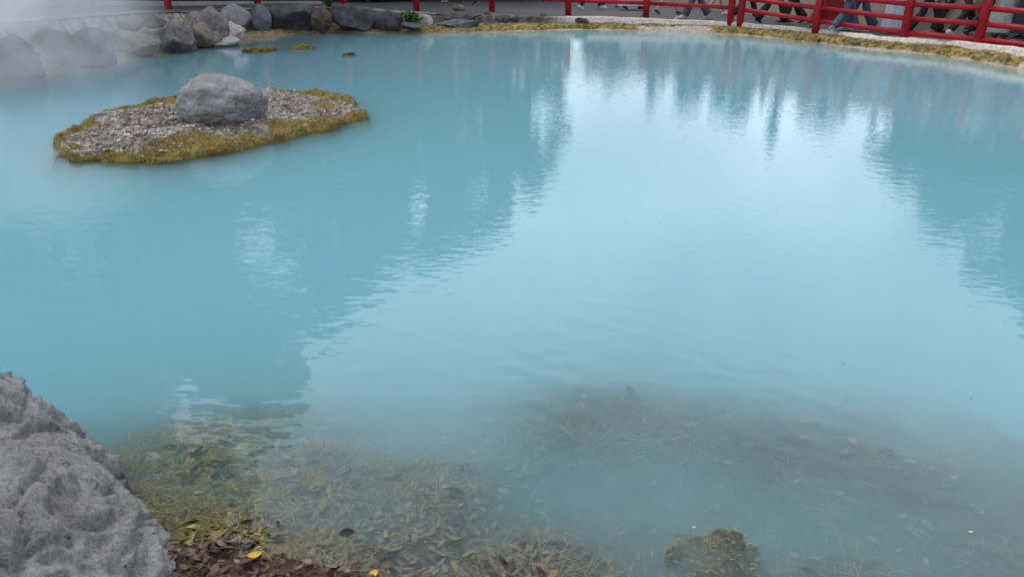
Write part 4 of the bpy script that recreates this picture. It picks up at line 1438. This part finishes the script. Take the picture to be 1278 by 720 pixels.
# clipped hedges closing the view below the tree crowns
def hedge(label, az0, az1, d, h, seed):
    rr = random.Random(seed)
    a, b = [Vector((d * math.sin(R(z)), d * math.cos(R(z)), .2)) for z in (az0, az1)]
    root = empty('hedge', a.lerp(b, .5))
    ln = (b - a).length
    dr = (b - a).normalized()
    blobs, stems = [], []
    n = int(ln / .55)
    for i in range(n):
        q0 = dr * ((i + .5) / n - .5) * ln
        top = h * rr.uniform(.82, 1.08)
        stems.append(tube([q0 + Vector((0, 0, -.3)), q0 + Vector((0, 0, top * .7))], [.05, .015], 6))
        for t in (.2, .45, .72, .9):
            blobs.append(((q0.x + rr.uniform(-.2, .2), q0.y + rr.uniform(-.3, .3), top * t), .55))
    v, f = join(stems)
    link('stems', mesh('stems', v, f), M['bark'], root)
    lv, lf, lc = leaf_cloud(rr, blobs, int(ln * 520), .24, [(.04, .07, .025), (.055, .09, .03), (.03, .055, .02)])
    me = mesh('foliage', lv, lf); fcol(me, 'tone', np.array(lc))
    link('foliage', me, M['weed'], root, smooth=False)
    tag(root, label, 'hedge', 'hedges beyond the path')


hedge('long dark hedge mirrored right of the bright sky gap', 5.4, 27.5, 38, 2.9, 1)
hedge('dark hedge mirrored left of the bright sky gap', -19, 4.1, 38, 2.9, 2)

# ------------------------------------------------------------------ steam drifting over the left bank
def steam(label, loc, size, dens, scale, seed):
    m, nt, N, L, B = new_mat('steam')
    N.remove(B)
    tcn = N.new('ShaderNodeTexCoord')
    n = noise_node(nt, tcn.outputs['Object'], scale, 3, .55, .6)
    n.noise_dimensions = '4D'
    n.inputs['W'].default_value = seed
    gr = N.new('ShaderNodeTexGradient'); gr.gradient_type = 'SPHERICAL'
    L.new(tcn.outputs['Object'], gr.inputs['Vector'])
    rp = ramp(nt, n.outputs['Fac'], [(.36, (0, 0, 0)), (.68, (1, 1, 1))])
    f1 = ramp(nt, gr.outputs['Fac'], [(.0, (0, 0, 0)), (.55, (1, 1, 1))])
    mu = N.new('ShaderNodeMath'); mu.operation = 'MULTIPLY'
    L.new(rp.outputs['Color'], mu.inputs[0]); L.new(f1.outputs['Color'], mu.inputs[1])
    m3 = N.new('ShaderNodeMath'); m3.operation = 'MULTIPLY'; m3.inputs[1].default_value = dens
    L.new(mu.outputs[0], m3.inputs[0])
    v = N.new('ShaderNodeVolumePrincipled')
    v.inputs['Color'].default_value = (.93, .93, .95, 1)
    L.new(m3.outputs[0], v.inputs['Density'])
    L.new(v.outputs[0], N['Material Output'].inputs['Volume'])
    bm = bmesh.new()
    bmesh.ops.create_icosphere(bm, subdivisions=3, radius=1)
    o = to_obj('steam', bm, m)
    o.location, o.scale = loc, size
    tag(o, label, 'steam', kind='stuff')


p = at(60, 60, .6)
steam('grey steam cloud drifting over the upper left corner of the pool', (p.x - 1.35, 12.9, 1.0), (2.8, 2.6, 1.9), .9, 2.6, 3)

# tiny bits of leaf and bark drifting on the near water
V, Fc, Cc = [], [], []
for _ in range(16):
    x, y = random.uniform(-.6, 2.4), random.uniform(2.0, 6.5)
    l = random.uniform(.006, .02)
    v, f = chip_geo((x, y, .004), l, l * .5, random.uniform(0, 6.3), 0, .1)
    b = len(V); V += v; Fc += [tuple(i + b for i in q_) for q_ in f]
    Cc += [random.choice([(.05, .04, .03), (.1, .08, .05), (.3, .26, .2), (.03, .025, .02)])] * 3
me = mesh('floating_debris', V, Fc); fcol(me, 'tone', np.array(Cc))
tag(link('floating_debris', me, M['leafmix']), 'tiny dark leaf bits drifting on the open blue water', 'debris', kind='stuff')
